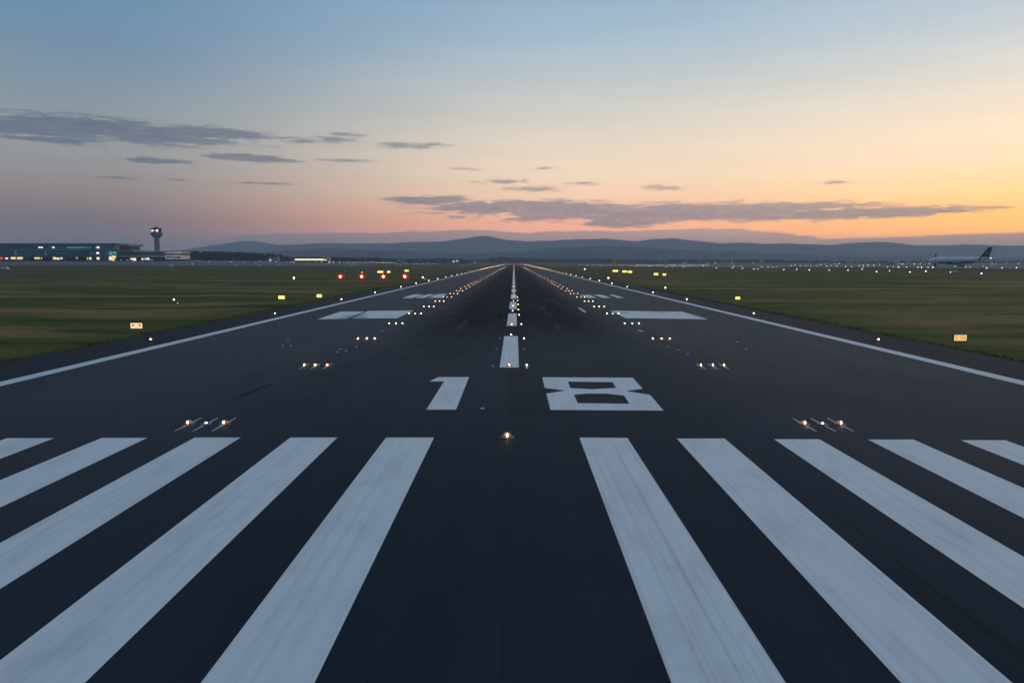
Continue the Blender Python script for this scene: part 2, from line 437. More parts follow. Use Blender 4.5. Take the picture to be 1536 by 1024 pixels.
# centreline dashes
def dashx(y): return -.30 + .25 * sstep(y, 30, 160)
dash = [(at(766,551).y, at(767,504).y), (at(768,488.6).y, at(768,470).y)]
y = at(768,463.5).y
while y < RL - 40: dash.append((y, y + 18.5)); y += 28.5
for y0, y1 in dash:
    w = .60 if y0 < 60 else .52
    marking("centreline_dash", [[(dashx(y0)-w, y0),(dashx(y0)+w, y0),(dashx(y1)+w, y1),(dashx(y1)-w, y1)]], M["paint"] if y0 < 130 else M["paint_line"])
# aiming point and touchdown zone blocks
CL = lambda X, Y: at(460 + X/5.908, 400 + Y/5.908)
CR = lambda X, Y: at(820 + X/5.908, 400 + Y/5.908)
marking("aiming_block", [[CL(92,466),CL(300,397),CL(518,397),CL(352,461)]], M["paint_smudged"])
marking("aiming_block", [[CL(398,459),CL(543,392),CL(948,387),CL(802,456)]], M["paint_smudged"])
marking("aiming_block", [[CR(565,389),CR(850,393),CR(1075,459),CR(700,456)]], M["paint_smudged"])
marking("aiming_block", [[CR(850,393),CR(1205,398),CR(1430,466),CR(1075,459)]], M["paint_smudged"])
for q in ([(845,277),(948,244),(1040,247),(930,277)], [(955,276),(1078,244),(1145,245),(1040,276)], [(1085,275),(1160,243),(1245,241),(1195,275)]):
    marking("touchdown_stripe", [[CL(*p) for p in q]], M["paint"])
for q in ([(290,249),(378,249),(442,276),(372,277)], [(410,248),(490,248),(572,276),(500,276)], [(545,247),(592,248),(688,276),(632,276)]):
    marking("touchdown_stripe", [[CR(*p) for p in q]], M["paint"])
marking("scuff_mark", [[CR(275,366),CR(300,362),CR(352,400),CR(338,408)]], M["pale_streak"])
marking("scuff_mark", [[CR(805,565),CR(822,560),CR(860,570),CR(850,577)]], M["pale_streak"])
marking("scuff_mark", [[CL(650,572),CL(676,566),CL(694,560),CL(672,573)]], M["pale_streak"])

M["tyre"] = plain("tyre rubber smear", (.022,.029,.038), .8, var=.5, scale=2, spec=.05)
C2 = lambda X, Y: at(220 + X/4.518, 500 + Y/4.518)
marking("tyre_mark", [[C2(552,462),C2(690,396),C2(770,364),C2(850,345),C2(845,354),C2(775,377),C2(700,408)]], M["tyre"], .003)
# turf tufts along the pavement edges
tb = MB(); rr = random.Random(5)
for s in (-1, 1):
    for k in range(4500):
        y = 34 + 150 * rr.random() ** 1.7; x = s * (33.2 + abs(rr.gauss(0, .6)) + .25 * math.sin(y * .9))
        a = rr.uniform(0, 6.28); h = rr.uniform(.03, .09); w = rr.uniform(.02, .05) * (1 + y / 70); z = terrain(x, y) - .01
        dx, dy = math.cos(a) * w, math.sin(a) * w
        tb.add([(x-dx, y-dy, z), (x+dx, y+dy, z), (x + rr.uniform(-.08,.08), y + rr.uniform(-.08,.08), z + h)], [(0,1,2)])
tag(tb.build("grass", M["grass"]), kind="stuff")

# ------------------------------------------------------------------ runway lamps
def lamp_thing(name, cat, parts):
    o = empty(name, (0, 0, 0)); tag(o, "x", cat)
    for n, mb, m in parts: mb.build(n, m, o)
    return o
def core(l, r, z, mat, y):
    MB().lathe([(r*.6,z-r),(r,z),(r*.7,z+r*.7),(.004,z+r)], 10, 0, y).build("lamp", M[mat], l)
def edge_proto(mat, k=1.):
    h = MB().lathe([(.16,0),(.16,.03),(.045,.05),(.04,.24),(.11,.27),(.12,.34)], 10)
    l = MB().lathe([(.11*k,.34),(.13*k,.34+.06*k),(.12*k,.34+.14*k),(.07*k,.34+.2*k),(.01,.34+.22*k)], 10)
    near = mat == "warm_near"  # near lens is a glowing dome that imitates the halo round the core
    o = lamp_thing("runway_edge_light", "runway light", [("housing", h, M["orange_metal"]), ("lens", l, M["amber_halo" if near else mat])])
    if near: core([c for c in o.children if c.name.startswith("lens")][0], .05, .44, mat, -.10)
    return o
def inset_proto(mat, k=1., pale_streak=False):
    h = MB().lathe([(.24,.0),(.23,.02),(.13,.045)], 12)
    l = MB().lathe([(.09*k,.03),(.12*k,.03+.05*k),(.115*k,.03+.09*k),(.07*k,.03+.13*k),(.01,.03+.145*k)], 10)
    near = mat == "warm_near"  # near lens glows amber as the painted halo of its core
    o = lamp_thing("inset_light", "runway light", [("housing", h, M["metal"]), ("lens", l, M["amber_halo" if near else mat])])
    if near: core([c for c in o.children if c.name.startswith("lens")][0], .038, .105, mat, -.09)
    if pale_streak:  # flat pale strips before and behind the lamp
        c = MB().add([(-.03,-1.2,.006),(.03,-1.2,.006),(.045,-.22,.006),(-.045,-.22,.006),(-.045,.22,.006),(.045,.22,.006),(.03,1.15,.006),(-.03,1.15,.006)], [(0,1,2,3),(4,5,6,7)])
        c.build("pale_streak", M["pale_streak"], o)
    return o
used = set()
def put(proto, loc, label, group, scale=1.):
    if proto.name in used: o = copy_tree(proto)
    else: used.add(proto.name); o = proto
    o.location = loc; o.scale = (scale,)*3; tag(o, label, None, group); return o

PE_near, PE_far, PE_end = edge_proto("warm_near"), edge_proto("warm_far", .62), edge_proto("amber_edge", .6)
for s, side in ((-1, "left"), (1, "right")):
    for k in range(66):
        Y = 57 + 30 * k + (0 if k > 8 else (0, -.5, 1.5, -1, 2, 0, .5, -1, 0)[k]); X = s * (29.3 - .9 * sstep(Y, 60, 160))
        if k < 16: lab = f"{ordinal(k+1)} glowing lamp from the near end along the {side} runway edge line"
        else: lab = f"tiny far glowing lamp merging into the {side} runway edge line"
        p = PE_near if Y < 200 else (PE_far if Y < 900 else PE_end)
        put(p, (X, Y, -.012), lab, f"lamps along the {side} runway edge", .85 if Y < 100 else 1.0 if Y < 200 else (1.25 if Y < 600 else 1.8))
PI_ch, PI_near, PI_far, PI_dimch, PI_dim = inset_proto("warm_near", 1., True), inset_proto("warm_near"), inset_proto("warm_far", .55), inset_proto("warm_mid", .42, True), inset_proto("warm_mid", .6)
rows = [at(300, 636).y, at(470, 549).y, at(549, 509).y, at(595, 486).y, at(625, 471).y]
while rows[-1] < 240: rows.append(rows[-1] + 14.5)
while rows[-1] < 1100: rows.append(rows[-1] + 30)
for s, side in ((-1, "left"), (1, "right")):
    for r, Y in enumerate(rows):
        far = r > 9
        for k, (nm, X) in enumerate((("inner", 11.75), ("middle", 12.5), ("outer", 13.2))):
            if far and k == 1: continue
            if r == 0: X = (11.7, 12.45, 13.15)[k]
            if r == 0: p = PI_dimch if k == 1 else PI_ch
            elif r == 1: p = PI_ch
            elif r < 5: p = PI_dim if (r == 4 and k == 1) else PI_near
            else: p = PI_far if not (k == 1 and r in (7, 8)) else PI_dim
            if r <= 9:
                lab = f"{nm} flush lamp of the {ordinal(r+1)} three-lamp bar, {side} of the centreline"
                if r == 0: lab = f"{nm} flush lamp of the first three-lamp bar {side} of centreline, " + ("dim in pale streaks" if k == 1 else "with pale streaks")
            else: lab = f"tiny flush lamp in the far double row narrowing towards the horizon, {side} of the centreline"
            jit = random.uniform(-.12, .12) if r > 1 else 0
            put(p, (s * X - .35 * (1 - sstep(Y, 30, 200)) * (s > 0) * 0 + jit * .6, Y + jit, .002), lab, f"flush lamp bars {side} of the centreline", 1. if Y < 130 else .85 if Y < 250 else .8 if Y < 600 else 1.)
cy = [at(763,656).y, at(766,549).y, at(767,503).y, at(768,487.5).y, at(769,467).y, at(769,459).y]
while cy[-1] < 250: cy.append(cy[-1] + 14.5)
while cy[-1] < 2000: cy.append(cy[-1] + 30)
for r, Y in enumerate(cy):
    if r == 0: lab = "lone bright flush lamp on the centreline between the threshold stripes and the numerals"
    elif r < 9: lab = f"{ordinal(r+1)} flush lamp along the runway centreline counted from the threshold stripes"
    else: lab = "tiny far flush lamp on the dashed centreline, blurring into a white thread"
    put(PI_near if Y < 100 else PI_far, (dashx(Y) + (.05 if r == 0 else 0), Y, .006), lab, "flush lamps along the centreline", (1.15, .9)[r > 0] if Y < 110 else .75)
for r, (px, py) in enumerate([(790,549),(786,508.5),(782,487),(778.5,473),(777.5,465),(777,457),(776.5,451),(776,446)]):
    q = at(px, py)
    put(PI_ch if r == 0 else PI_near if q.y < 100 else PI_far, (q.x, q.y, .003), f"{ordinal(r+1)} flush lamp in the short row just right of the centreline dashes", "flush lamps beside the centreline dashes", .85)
unlit = [(739,549),(745.5,523),(750,507),(756,480),(786,524),(424,518),(432,509.5),(436,518.5),(506,528),(511,523.5),(519,526),(535,520),(1001,520),(1017,525),(1032,531),(1106,513),(1119,524),(723.5,612.5)]
PU = inset_proto("white_dim", .01); M["pale_cap"] = plain("pale lamp cap", (.55,.57,.62), .4)
PU.children[0].data.materials[0] = M["pale_cap"]
bpy.data.objects.remove([c for c in PU.children if c.name.startswith("lens")][0])
MB().lathe([(.10,.045),(.07,.085),(.02,.10)], 10).build("lens_cap", M["white"], PU)
UL = ["beside the near end of the first centreline dash", "left of the middle of the first centreline dash", "left of the far end of the first centreline dash", "left of the second centreline dash",
      "right of the first centreline dash, between two lit lamps", "leftmost speck of the triangle on the left half of the runway", "top speck of the triangle on the left half of the runway", "right speck of the triangle on the left half of the runway",
      "nearest speck of the cluster between left lamp bars two and three", "second speck of the cluster between left lamp bars two and three", "third speck of the cluster between left lamp bars two and three", "last bright speck of the cluster before the third left lamp bar",
      "first speck after the third right lamp bar", "middle speck between the second and third right lamp bars", "speck just beyond the second right lamp bar", "pale speck alone on the right half, well outside the lamp bars", "fainter speck near the right edge line", "speck at the foot of the numeral 1"]
for (px, py), u in zip(unlit, UL):
    q = at(px, py); put(PU, (q.x, q.y, .004), "unlit flush lamp, " + u, "unlit flush lamps on the runway", .5)
# lamps across the far end of the runway
PR = edge_proto("red_end"); PR.name = "runway_end_light"
for k in range(14):
    X = -25 + 50 * k / 13
    if abs(X) < 3: continue
    put(PR, (X, RL + 6, .0), "tiny reddish lamp in the line across the far runway end", "lamps across the far runway end", 2.2)

# ------------------------------------------------------------------ approach slope lamps (four red)
def papi():
    o = empty("approach_slope_light", (0, 0, 0)); tag(o, "x", "approach light")
    MB().box(-1.05,1.05,-.5,1.1,.45,2.3).build("housing", M["orange_metal"], o)
    for x in (-.85, .85):
        for y in (-.35, .95): MB().tube((x,y,-.1),(x,y,.56),.05).build("leg", M["metal"], o)
    l = MB()
    vs = [(0,-.62,1.35)] + [(.68*math.cos(2*math.pi*k/20), -.53, 1.35+.68*math.sin(2*math.pi*k/20)) for k in range(20)]
    l.add(vs, [(0,1+(k+1)%20,1+k) for k in range(20)], True); ln = l.build("lens", M["red"], o)  # oversized glowing disc stands for the halo around the lamp
    c = MB(); vs = [(0,-.84,1.35)] + [(.22*math.cos(2*math.pi*k/14), -.66, 1.35+.22*math.sin(2*math.pi*k/14)) for k in range(14)]
    c.add(vs, [(0,1+(k+1)%14,1+k) for k in range(14)], True); c.build("lamp", M["red_core"], ln)
    return o
pp = papi()
for k, px in enumerate((511.2, 543.2, 575.6, 607.8)):
    q = W(px, 419, 250); q.z = terrain(q.x, 250)
    put(pp, q, ("leftmost of the four glaring red lamps on the grass", "second from left of the four glaring red lamps on the grass", "third from left of the four glaring red lamps on the grass", "rightmost of the four glaring red lamps, closest to the runway")[k], "red approach slope lamps", 1.15)

# ------------------------------------------------------------------ signs
def sign(px, ptop, pbase, wpx, face, label, group=None, text=None, facefrac=.72):
    q = hit(px, pbase, 0.); s = F / q.y
    w = wpx / s; h = (pbase - ptop) / s; z0 = h * (1 - facefrac)
    o = empty("taxiway_sign", (q.x, q.y, terrain(q.x, q.y))); tag(o, label, "sign", group)
    d = .12 if h < 1 else .25; e = min(.05, .09 * h)
    fr = MB().box(-w/2-e, w/2+e, 0, d, z0-e, h+e*.6); fr.build("cabinet", M["dark_metal"], o)
    for sx in (-.32, .32): MB().box(w*sx-.03*w, w*sx+.03*w, d*.3, d*.7, -.1, z0-e-.002).build("leg", M["metal"], o)
    p = MB().box(-w/2, w/2, -.012, -.002, z0, h-e*.4).build("panel", M[face], o)
    if text:
        t = MB()
        for (a, b, c, e2) in text: t.box(-w/2+w*a, -w/2+w*b, -.02, -.0135, z0+(h-z0)*c, z0+(h-z0)*e2)
        t.build("lettering", M["lettering"], p)
    return o
M["lettering"] = plain("dark amber lettering", (.10,.035,.008), .6)
sign(205, 484.0, 495.5, 17.5, "sign_cream", "cream lit sign with two dark characters on the left grass, nearest that edge", None,
     [(.15,.36,.60,.72),(.15,.22,.30,.72),(.22,.34,.46,.52),(.70,.86,.52,.74),(.80,.86,.30,.52),(.70,.86,.29,.35),(.40,.62,.26,.30)])
sign(1440, 502.0, 514.5, 18.5, "sign_gold", "gold lit sign with worn dark characters on the right grass beside the shoulder", None,
     [(.10,.30,.70,.78),(.10,.14,.30,.74),(.10,.31,.26,.33),(.22,.30,.46,.53),(.46,.88,.74,.80),(.47,.50,.32,.76),(.64,.67,.30,.76),(.84,.88,.30,.76),(.47,.64,.28,.34),(.67,.88,.46,.52),(.67,.88,.24,.30)])
sign(422.5, 443.6, 450.5, 9.5, "sign_small", "small yellow lit sign left of the runway, wider of the two beyond the cream sign")
sign(479, 441.5, 447.8, 7.5, "sign_small", "small yellow lit sign left of the runway, closest to the edge lamps")
sign(1106.5, 445, 450.5, 7.0, "sign_small", "small yellow lit sign alone on the grass right of the runway")
FS = "far yellow lit signs"
for px, pt, pb, w, l in ((570.5,406.4,410.0,8.5,"wide yellow lit bar beyond the red lamps, leftmost of three far signs"), (583,406.3,410.0,4.5,"stubby yellow lit sign beyond the red lamps, middle of three far signs"), (610,404.8,408,6,"yellow lit sign above the rightmost red lamp"),
                         (923,405,408.4,8,"yellow lit bar on the right grass, closest of its row to the runway"), (937,405.8,409.4,7,"yellow lit bar touching a brighter one on the right grass"), (945,406.2,410,6,"brighter yellow lit sign at the end of a bar on the right grass"),
                         (984,409.5,413.4,6.5,"oval bright yellow lit sign, inner of the outer pair on right grass"), (996.5,410.3,414,5,"small yellow lit sign, outermost of the far row on right grass")):
    sign(px, pt, pb, w, "sign_small", l, FS, None, .78)

# ------------------------------------------------------------------ small posts on the grass
def post(px, ptop, pbase, lamps, label, name="lamp_post", cat="lamp post"):
    q = hit(px, pbase, 0.); s = F / q.y; zt = (pbase - ptop) / s
    o = empty(name, (q.x, q.y, terrain(q.x, q.y))); tag(o, label, cat)
    MB().lathe([(.12,-.1),(.12,.05),(.035,.08),(.03,zt)], 8).build("pole", M["metal"], o)
    for dx, dy, w, h, m in lamps:
        x, z, a, b = dx/s, zt - dy/s, w/s/2*.48, h/s/2*.48
        ar = MB(); ar.tube((0,0,zt*.8 if z > zt*.8 else z*.8),(x,0,z-b),.022); ar.build("arm", M["metal"], o)
        MB().lathe([(a*.5,z-b),(a,z-b*.4),(a,z+b*.4),(a*.4,z+b)], 10, x, -.02).build("lamp", M[m], o)
    return o
post(264, 449, 460, [(-2.5,0,4.5,3,"white_s"),(2.8,5.5,2.2,3.5,"white_d")] if False else [(-2.5,.5,4.2,2.8,"warmwhite_lamp"),(2.8,5.5,2,3.2,"win_white")], "thin post with one bright and one dim lamp behind the cream sign")
post(441, 415, 422, [(0,2,4,4.5,"warmwhite_lamp")], "short post with a bright white lamp on the grass left of the red lamps")
post(543, 408.5, 412, [(0,0,1.6,1.4,"orange_lamp")], "tiny orange lamp on a post above the second red lamp")
post(635, 415, 420, [(-1,1,3,3,"warmwhite_lamp"),(2.5,3.4,4,1.5,"win_yellow")], "low yellowish double lamp on the grass near the left runway edge")
post(912.5, 415, 419.5, [(0,2,5,3,"orange_lamp")], "short post with an orange lamp on the right grass near the runway")
post(997.5, 430, 436, [(.5,1.5,2.4,4,"warmwhite_lamp"),(11,3.2,2,1.5,"win_dim")], "short post with a pale lamp on the right grass")
post(877, 402, 405.5, [(0,1.5,2.5,2.5,"white_dim")], "tiny white lamp on a post at the far right grass edge")

# ------------------------------------------------------------------ terminal and other buildings
def face(px0, px1, py0, py1, Y): # px rectangle -> x0,x1,z0,z1 on the plane at distance Y
    a, b = W(px0, py1, Y), W(px1, py0, Y); return a.x, b.x, a.z, b.z
def block(name, m, parent, base, px0, px1, py0, py1, Yf, depth):
    x0, x1, z0, z1 = face(px0, px1, py0, py1, Yf)
    return MB().box(x0-base.x, x1-base.x, Yf-base.y, Yf+depth-base.y, z0-base.z, z1-base.z).build(name, m, parent)
YT = 1000.
b0 = W(0, 392.5, YT); b0.z = terrain(b0.x, YT) - .3
T = empty("terminal_building", b0); tag(T, "long teal glass airport terminal with scattered lit windows on the left apron", "terminal")
block("core_wall", M["darkwall"], T, b0, -250, 172, 369, 395, YT + 4, 60)
block("roof", M["roof_metal"], T, b0, -258, 174.5, 364.8, 367.6, YT - 3, 72)
block("glass_wall", M["teal_glass"], T, b0, -249, 168, 367.65, 373.7, YT + 1.5, 2.4)
block("floor_band", M["slab"], T, b0, -250, 169, 373.75, 375.1, YT + .4, 3.5)
block("glass_wall", M["teal_glass2"], T, b0, -249, 168, 375.15, 383.6, YT + 1.5, 2.4)
block("floor_band", M["roof_metal"], T, b0, -250, 169, 383.65, 385.2, YT - 1.5, 5.4)
x = -246.
while x < 168:
    q = face(x, x + .8, 385.25, 394, YT - 1); MB().box(q[0]-b0.x, q[1]-b0.x, -.9, -.1, q[2]-b0.z, q[3]-b0.z).build("column", M["concrete"], T); x += 18
for (a, b, c, d, m) in ((16.2,24.4,385.6,388.8,"win_yellow"),(25,33.5,385.6,388.8,"win_yellow"),(51.6,56.8,386,388.4,"win_yellow"),(57.6,62.4,386,388.6,"win_yellow"),(79,84,385.8,388.9,"win_warm"),(85.5,88.5,386.5,389.5,"win_warm"),
                        (91,93,386.2,388.6,"win_white"),(8,11.5,386.4,388.6,"win_white"),(0,3.4,385.8,389,"win_red"),(113.5,115.6,385.6,388.5,"win_warm"),(130.6,136.8,385.9,389.4,"win_yellow"),(145.2,148.5,385.8,389.2,"win_white"),
                        (-60,-48,385.8,388.8,"win_yellow"),(-110,-100,385.8,388.8,"win_warm"),(-28,-22,386,388.6,"win_white")):
    block("lit_window", M[m], T, b0, a, b, c, d, YT + 3.2, .9)
for (a, b, c, d, m) in ((57.4,60.2,370.2,372,"win_white"),(61.2,63.8,370.2,372,"win_white"),(74,77,370.6,371.8,"win_dim"),(78.5,81.3,370,372.2,"win_white"),(89,96,370.7,371.7,"win_dim"),(99,126,370.5,371.8,"win_teal"),(128,130.5,370.2,371.9,"win_teal"),
                        (133,136,370.6,371.8,"win_teal"),(142.8,144.6,370.4,371.8,"win_teal"),(145.2,148.6,369.8,372.4,"win_white"),(144.5,148.3,378.2,380.8,"win_white"),(85.4,87.2,378.4,381,"win_dim"),(93,95,378.6,381,"win_dim"),(136,140,378,381.5,"win_dim"),(22,24.5,376,383,"win_dim"),(67,69.5,376,383,"win_dim")):
    block("lit_window", M[m], T, b0, a, b, c, d, YT + .9, .5)
# corner bay with the glowing stair
block("corner_bay", M["tan"], T, b0, 169.2, 175.2, 366.2, 374.6, YT - .5, 40)
block("corner_bay", M["teal_glass2"], T, b0, 156, 174.8, 376.2, 395, YT - 4.2, 2.4)
for (a, b, c, d, m) in ((158,160,377.2,380,"win_dim"),(161.5,163.5,377.8,384,"win_dim"),(164.5,168,376.8,383.8,"win_teal"),(169.5,174.4,377,381.5,"win_teal"),(163.6,167.6,385,390,"win_warm"),(168,173.8,383.6,386.8,"win_yellow"),(168.4,171.5,387,391,"win_yellow")):
    block("lit_window", M[m], T, b0, a, b, c, d, YT - 4.5, .28)
block("penthouse", M["tan"], T, b0, 175.3, 192.4, 365.8, 368.6, YT + 6, 30)
block("penthouse", M["darkwall"], T, b0, 175.3, 194, 368.65, 374.9, YT + 7, 28)

c0 = W(212, 392.5, YT); c0.z = terrain(c0.x, YT) - .3
Cc = empty("concourse_building", c0); tag(Cc, "low two-storey glass concourse with a pale roof edge at the foot of the tower", "building")
block("wall", M["darkwall"], Cc, c0, 175.6, 247, 376.8, 395, YT + 3, 34)
block("roof", M["slab"], Cc, c0, 175.4, 199.6, 374.9, 376.7, YT - 1, 40)
block("roof", M["pinkwhite"], Cc, c0, 199.7, 223.4, 376.0, 377.3, YT - 1, 40)
block("roof", M["slab"], Cc, c0, 223.5, 248, 376.9, 378, YT - 1, 40)
block("glass_wall", M["teal_glass2"], Cc, c0, 176, 246.5, 378.2, 383.6, YT + 1, 1.9)
block("floor_band", M["pinkwhite"], Cc, c0, 175.6, 246.8, 383.8, 385.0, YT - 1.2, 5)
for (a, b, c, d, m) in ((195.6,199,387.2,389.6,"win_warm"),(199.6,203.6,387,391,"win_warm"),(212.6,214.6,387.4,389.8,"win_white"),(217,219.2,387.4,389.4,"win_warm"),(220.4,223.6,386.8,389.6,"win_white"),(225,229,388.8,390.2,"win_teal"),(180,182,389.4,391,"win_teal"),(190,192,389.2,391,"win_teal")):
    block("lit_window", M[m], Cc, c0, a, b, c, d, YT + 2.4, .55)

d0 = W(260, 392, YT - 25); d0.z = terrain(d0.x, YT - 25) - .3
D = empty("office_building", d0); tag(D, "small white building with a dark window band just right of the tower", "building")
block("wall", M["pinkwhite"], D, d0, 247.6, 272.6, 377.4, 380.2, YT - 25, 26)
block("window_band", M["darkwall"], D, d0, 248, 272, 380.25, 382.6, YT - 24.4, 25)
block("wall", M["pinkwhite"], D, d0, 247.6, 272.2, 382.65, 388.6, YT - 25, 26)
block("roof", M["roof_metal"], D, d0, 247.2, 274, 376.4, 377.35, YT - 26, 28)
block("base_wall", M["darkwall"], D, d0, 247.8, 272.0, 388.65, 394, YT - 24.6, 25)
block("lit_window", M["win_orange"] if "win_orange" in M else M["win_dim"], D, d0, 250, 259.6, 384.4, 386.6, YT - 25.4, .3)
block("window", M["teal_glass2"], D, d0, 261, 271, 384.8, 387.4, YT - 25.4, .3)

for px, l in ((252, "floodlight mast facing the white office, nearer the tower"), (270, "floodlight mast facing the white office, nearer the dark wood")):
    q = W(px, 392, YT - 62); q.z = terrain(q.x, q.y) + .2; o = empty("floodlight_mast", q); tag(o, l, "floodlight")
    MB().lathe([(.16,0),(.09,7.2)], 8).build("pole", M["dark_metal"], o)
    hd = MB().box(-.9,.9,-.25,.0,6.6,7.4).build("lamp_head", M["dark_metal"], o)
    MB().add([(-.8,.012,6.7),(.8,.012,6.7),(.8,.012,7.3),(-.8,.012,7.3)], [(0,3,2,1)]).build("lamp", M["flood"], hd)
# control tower
YW = 1035.
w0 = W(237, 391, YW); w0.z = terrain(w0.x, YW) - .5
def tz(py): return W(237, py, YW).z - w0.z
pxm = F / YW
TW = empty("control_tower", w0); tag(TW, "tall concrete control tower with flared cab and lit windows", "control tower")
MB().lathe([(4.1, 0), (3.7, tz(375)), (3.45, tz(357))], 16).build("shaft", M["concrete"], TW)
MB().lathe([(3.45, tz(357)+.01), (5.6, tz(355.4)), (8.0, tz(351.4)), (8.4, tz(349.2)), (7.6, tz(348.6))], 16).build("pod", M["teal_glass2"], TW)
cab = MB().lathe([(5.9, tz(348.55)), (6.9, tz(344.0))], 12, smooth=False).build("cab", M["glass"], TW)
fr = MB()
for k in range(12):
    a = 2*math.pi*(k)/12; c, s = math.cos(a), math.sin(a)
    fr.tube((5.95*c,5.95*s,tz(348.5)),(6.95*c,6.95*s,tz(344.05)),.13,6)
fr.build("frame", M["dark_metal"], cab)
def cabpane(a0, a1, z0, z1, m):
    p = MB(); n = 6
    for k in range(n+1):
        a = R(a0 + (a1-a0)*k/n); p.v += [(6.5*math.cos(a)*1.0, 6.5*math.sin(a), tz(z0)), (7.0*math.cos(a), 7.0*math.sin(a), tz(z1))]
    for k in range(n): p.f.append((2*k,2*k+2,2*k+3,2*k+1)); p.sm.append(True)
    p.build("lit_window", M[m], cab)
cabpane(222, 268, 347.2, 345.2, "win_white"); cabpane(290, 318, 347.8, 344.6, "win_warm")
MB().lathe([(7.4, tz(343.95)), (7.7, tz(342.9)), (4.5, tz(342.0)), (2.2, tz(341.7)), (2.0, tz(340.4)), (.6, tz(340.2))], 16).build("roof", M["dark_metal"], TW)
an = MB(); an.tube((0,0,tz(340.3)),(0,0,tz(335.5)),.16,6); an.tube((-2,1,tz(341.8)),(-2,1,tz(338.8)),.1,6); an.tube((2.4,-1,tz(341.8)),(2.4,-1,tz(339.3)),.1,6); an.build("antenna", M["brick"], TW)

# small far buildings
def shed(px0, px1, py0, py1, Y, m, label, name="shed", depth=14, roof="roof_metal", strip=None):
    o0 = W((px0+px1)/2, py1, Y); o0.z = min(o0.z, terrain(o0.x, Y)) - .4
    o = empty(name, o0); tag(o, label, "building")
    x0, x1, z0, z1 = face(px0, px1, py0, py1, Y)
    MB().box(x0-o0.x, x1-o0.x, 0, depth, 0, z1-o0.z).build("wall", M[m], o)
    w = (x1-x0)*.02
    MB().prism([(x0-o0.x-w, z1-o0.z+.003), (x1-o0.x+w, z1-o0.z+.003), (x1-o0.x+w, z1-o0.z+.5), (0, z1-o0.z+1.1), (x0-o0.x-w, z1-o0.z+.5)], -.8, depth+.8).build("roof", M[roof], o)
    for (a, b, c, d, mm_) in strip or ():
        q = face(a, b, c, d, Y); MB().box(q[0]-o0.x, q[1]-o0.x, -.2, -.004, q[2]-o0.z, q[3]-o0.z).build("lit_window", M[mm_], o)
    return o
shed(403, 415.5, 385.4, 392.6, 1180, "brick", "small pink rendered building left of the long lit shed", strip=[(404,407,389,390.4,"win_warm"),(409,413.5,388.6,389.8,"win_dim")])
shed(441.5, 490.5, 387.0, 392.6, 1220, "darkwall", "long low shed with a glowing yellowish front beyond the left grass", strip=[(442.5,486.5,388.2,390.4,"shed_strip"),(487.2,490.2,389.2,391,"win_yellow")])
shed(487.6, 492.6, 386.2, 387.6, 1240, "white", "small bright kiosk rising behind the end of the glowing shed", strip=[(488,492,386.4,388.2,"shed_strip")])
shed(596, 606, 388.6, 393.5, 1900, "concrete", "low grey block among the dark trees left of the runway end", strip=[(598,600,390,391,"win_teal")])
shed(677, 689, 390.2, 394.5, 2100, "concrete", "pale low hut near the far left runway end", strip=[(679,681,391.4,392.6,"win_white"),(684,687,391,392,"win_white")])
shed(1319, 1344, 396.4, 402, 900, "tan", "low warm-lit apron building left of the parked airliner", strip=[(1321,1326,399,400,"win_warm"),(1328,1333,399.2,400.2,"win_warm"),(1337,1343,399,400.2,"win_yellow")])
shed(1208, 1228, 396.8, 401, 1000, "concrete", "low shed with small orange windows in the right lamp row", strip=[(1209,1211,398,399.2,"win_warm"),(1214,1216,398.2,399.2,"win_yellow"),(1224,1226,397.8,399.2,"win_warm")])

# ------------------------------------------------------------------ parked vehicles
def van():
    o = empty("parked_van", (0,0,0)); tag(o, "x", "van")
    b = MB(); b.prism([(-2.6,.45),(2.6,.45),(2.6,1.2),(2.1,1.35),(1.6,2.2),(1.2,2.35),(-2.5,2.35),(-2.6,2.2)], -.95, .95); b.build("body", M["white"], o)
    MB().box(.7,1.55,-.96,.96,1.4,2.0).build("window", M["glass"], o)
    for x in (-1.7, 1.7):
        for y in (-.9, .9):
            w = MB(); w.tube((x,y-.1,.38),(x,y+.1,.38),.38,14); w.build("wheel", M["black"], o)
    return o
def car(m):
    o = empty("parked_car", (0,0,0)); tag(o, "x", "car")
    MB().prism([(-2.1,.3),(2.1,.3),(2.15,.75),(1.2,.95),(-2.0,1.0),(-2.1,.8)], -.85, .85).build("body", M[m], o)
    MB().prism([(-1.7,.95),(1.0,.93),(.4,1.45),(-1.2,1.48)], -.75, .75).build("cabin", M["glass"], o)
    for x in (-1.3, 1.3):
        for y in (-.78, .78):
            w = MB(); w.tube((x,y-.1,.32),(x,y+.1,.32),.32,12); w.build("wheel", M["black"], o)
    return o
pv = van()
for px, py, s, l in ((255,400.2,.9,"white van with a lit roof alone on the apron below the white office"),(8,404.8,.9,"white van at the apron edge in front of the terminal"),(388,400,1.0,"low white van on the apron edge below the dark wood"),(353,399.6,.8,"small white van standing left of another on the apron edge"),(1434,409.4,.55,"white van on the taxiway in front of the parked airliner")):
    q = hit(px, py, .3)
    o = put(pv, (q.x, q.y, terrain(q.x, q.y) + .26), l, "vans on the aprons", s); o.rotation_euler.z = random.uniform(-.08, .08)
pc = car("white"); pcs = 0
for k in range(10):
    q = W(276 + k * 2.9, 391.5, 1010); q.z = terrain(q.x, 1010) + .3
    o = put(pc, q, "pale car in the lit parking row right of the white office", "cars parked beside the white office", 1.1); o.rotation_euler.z = R(90) + random.uniform(-.1, .1)

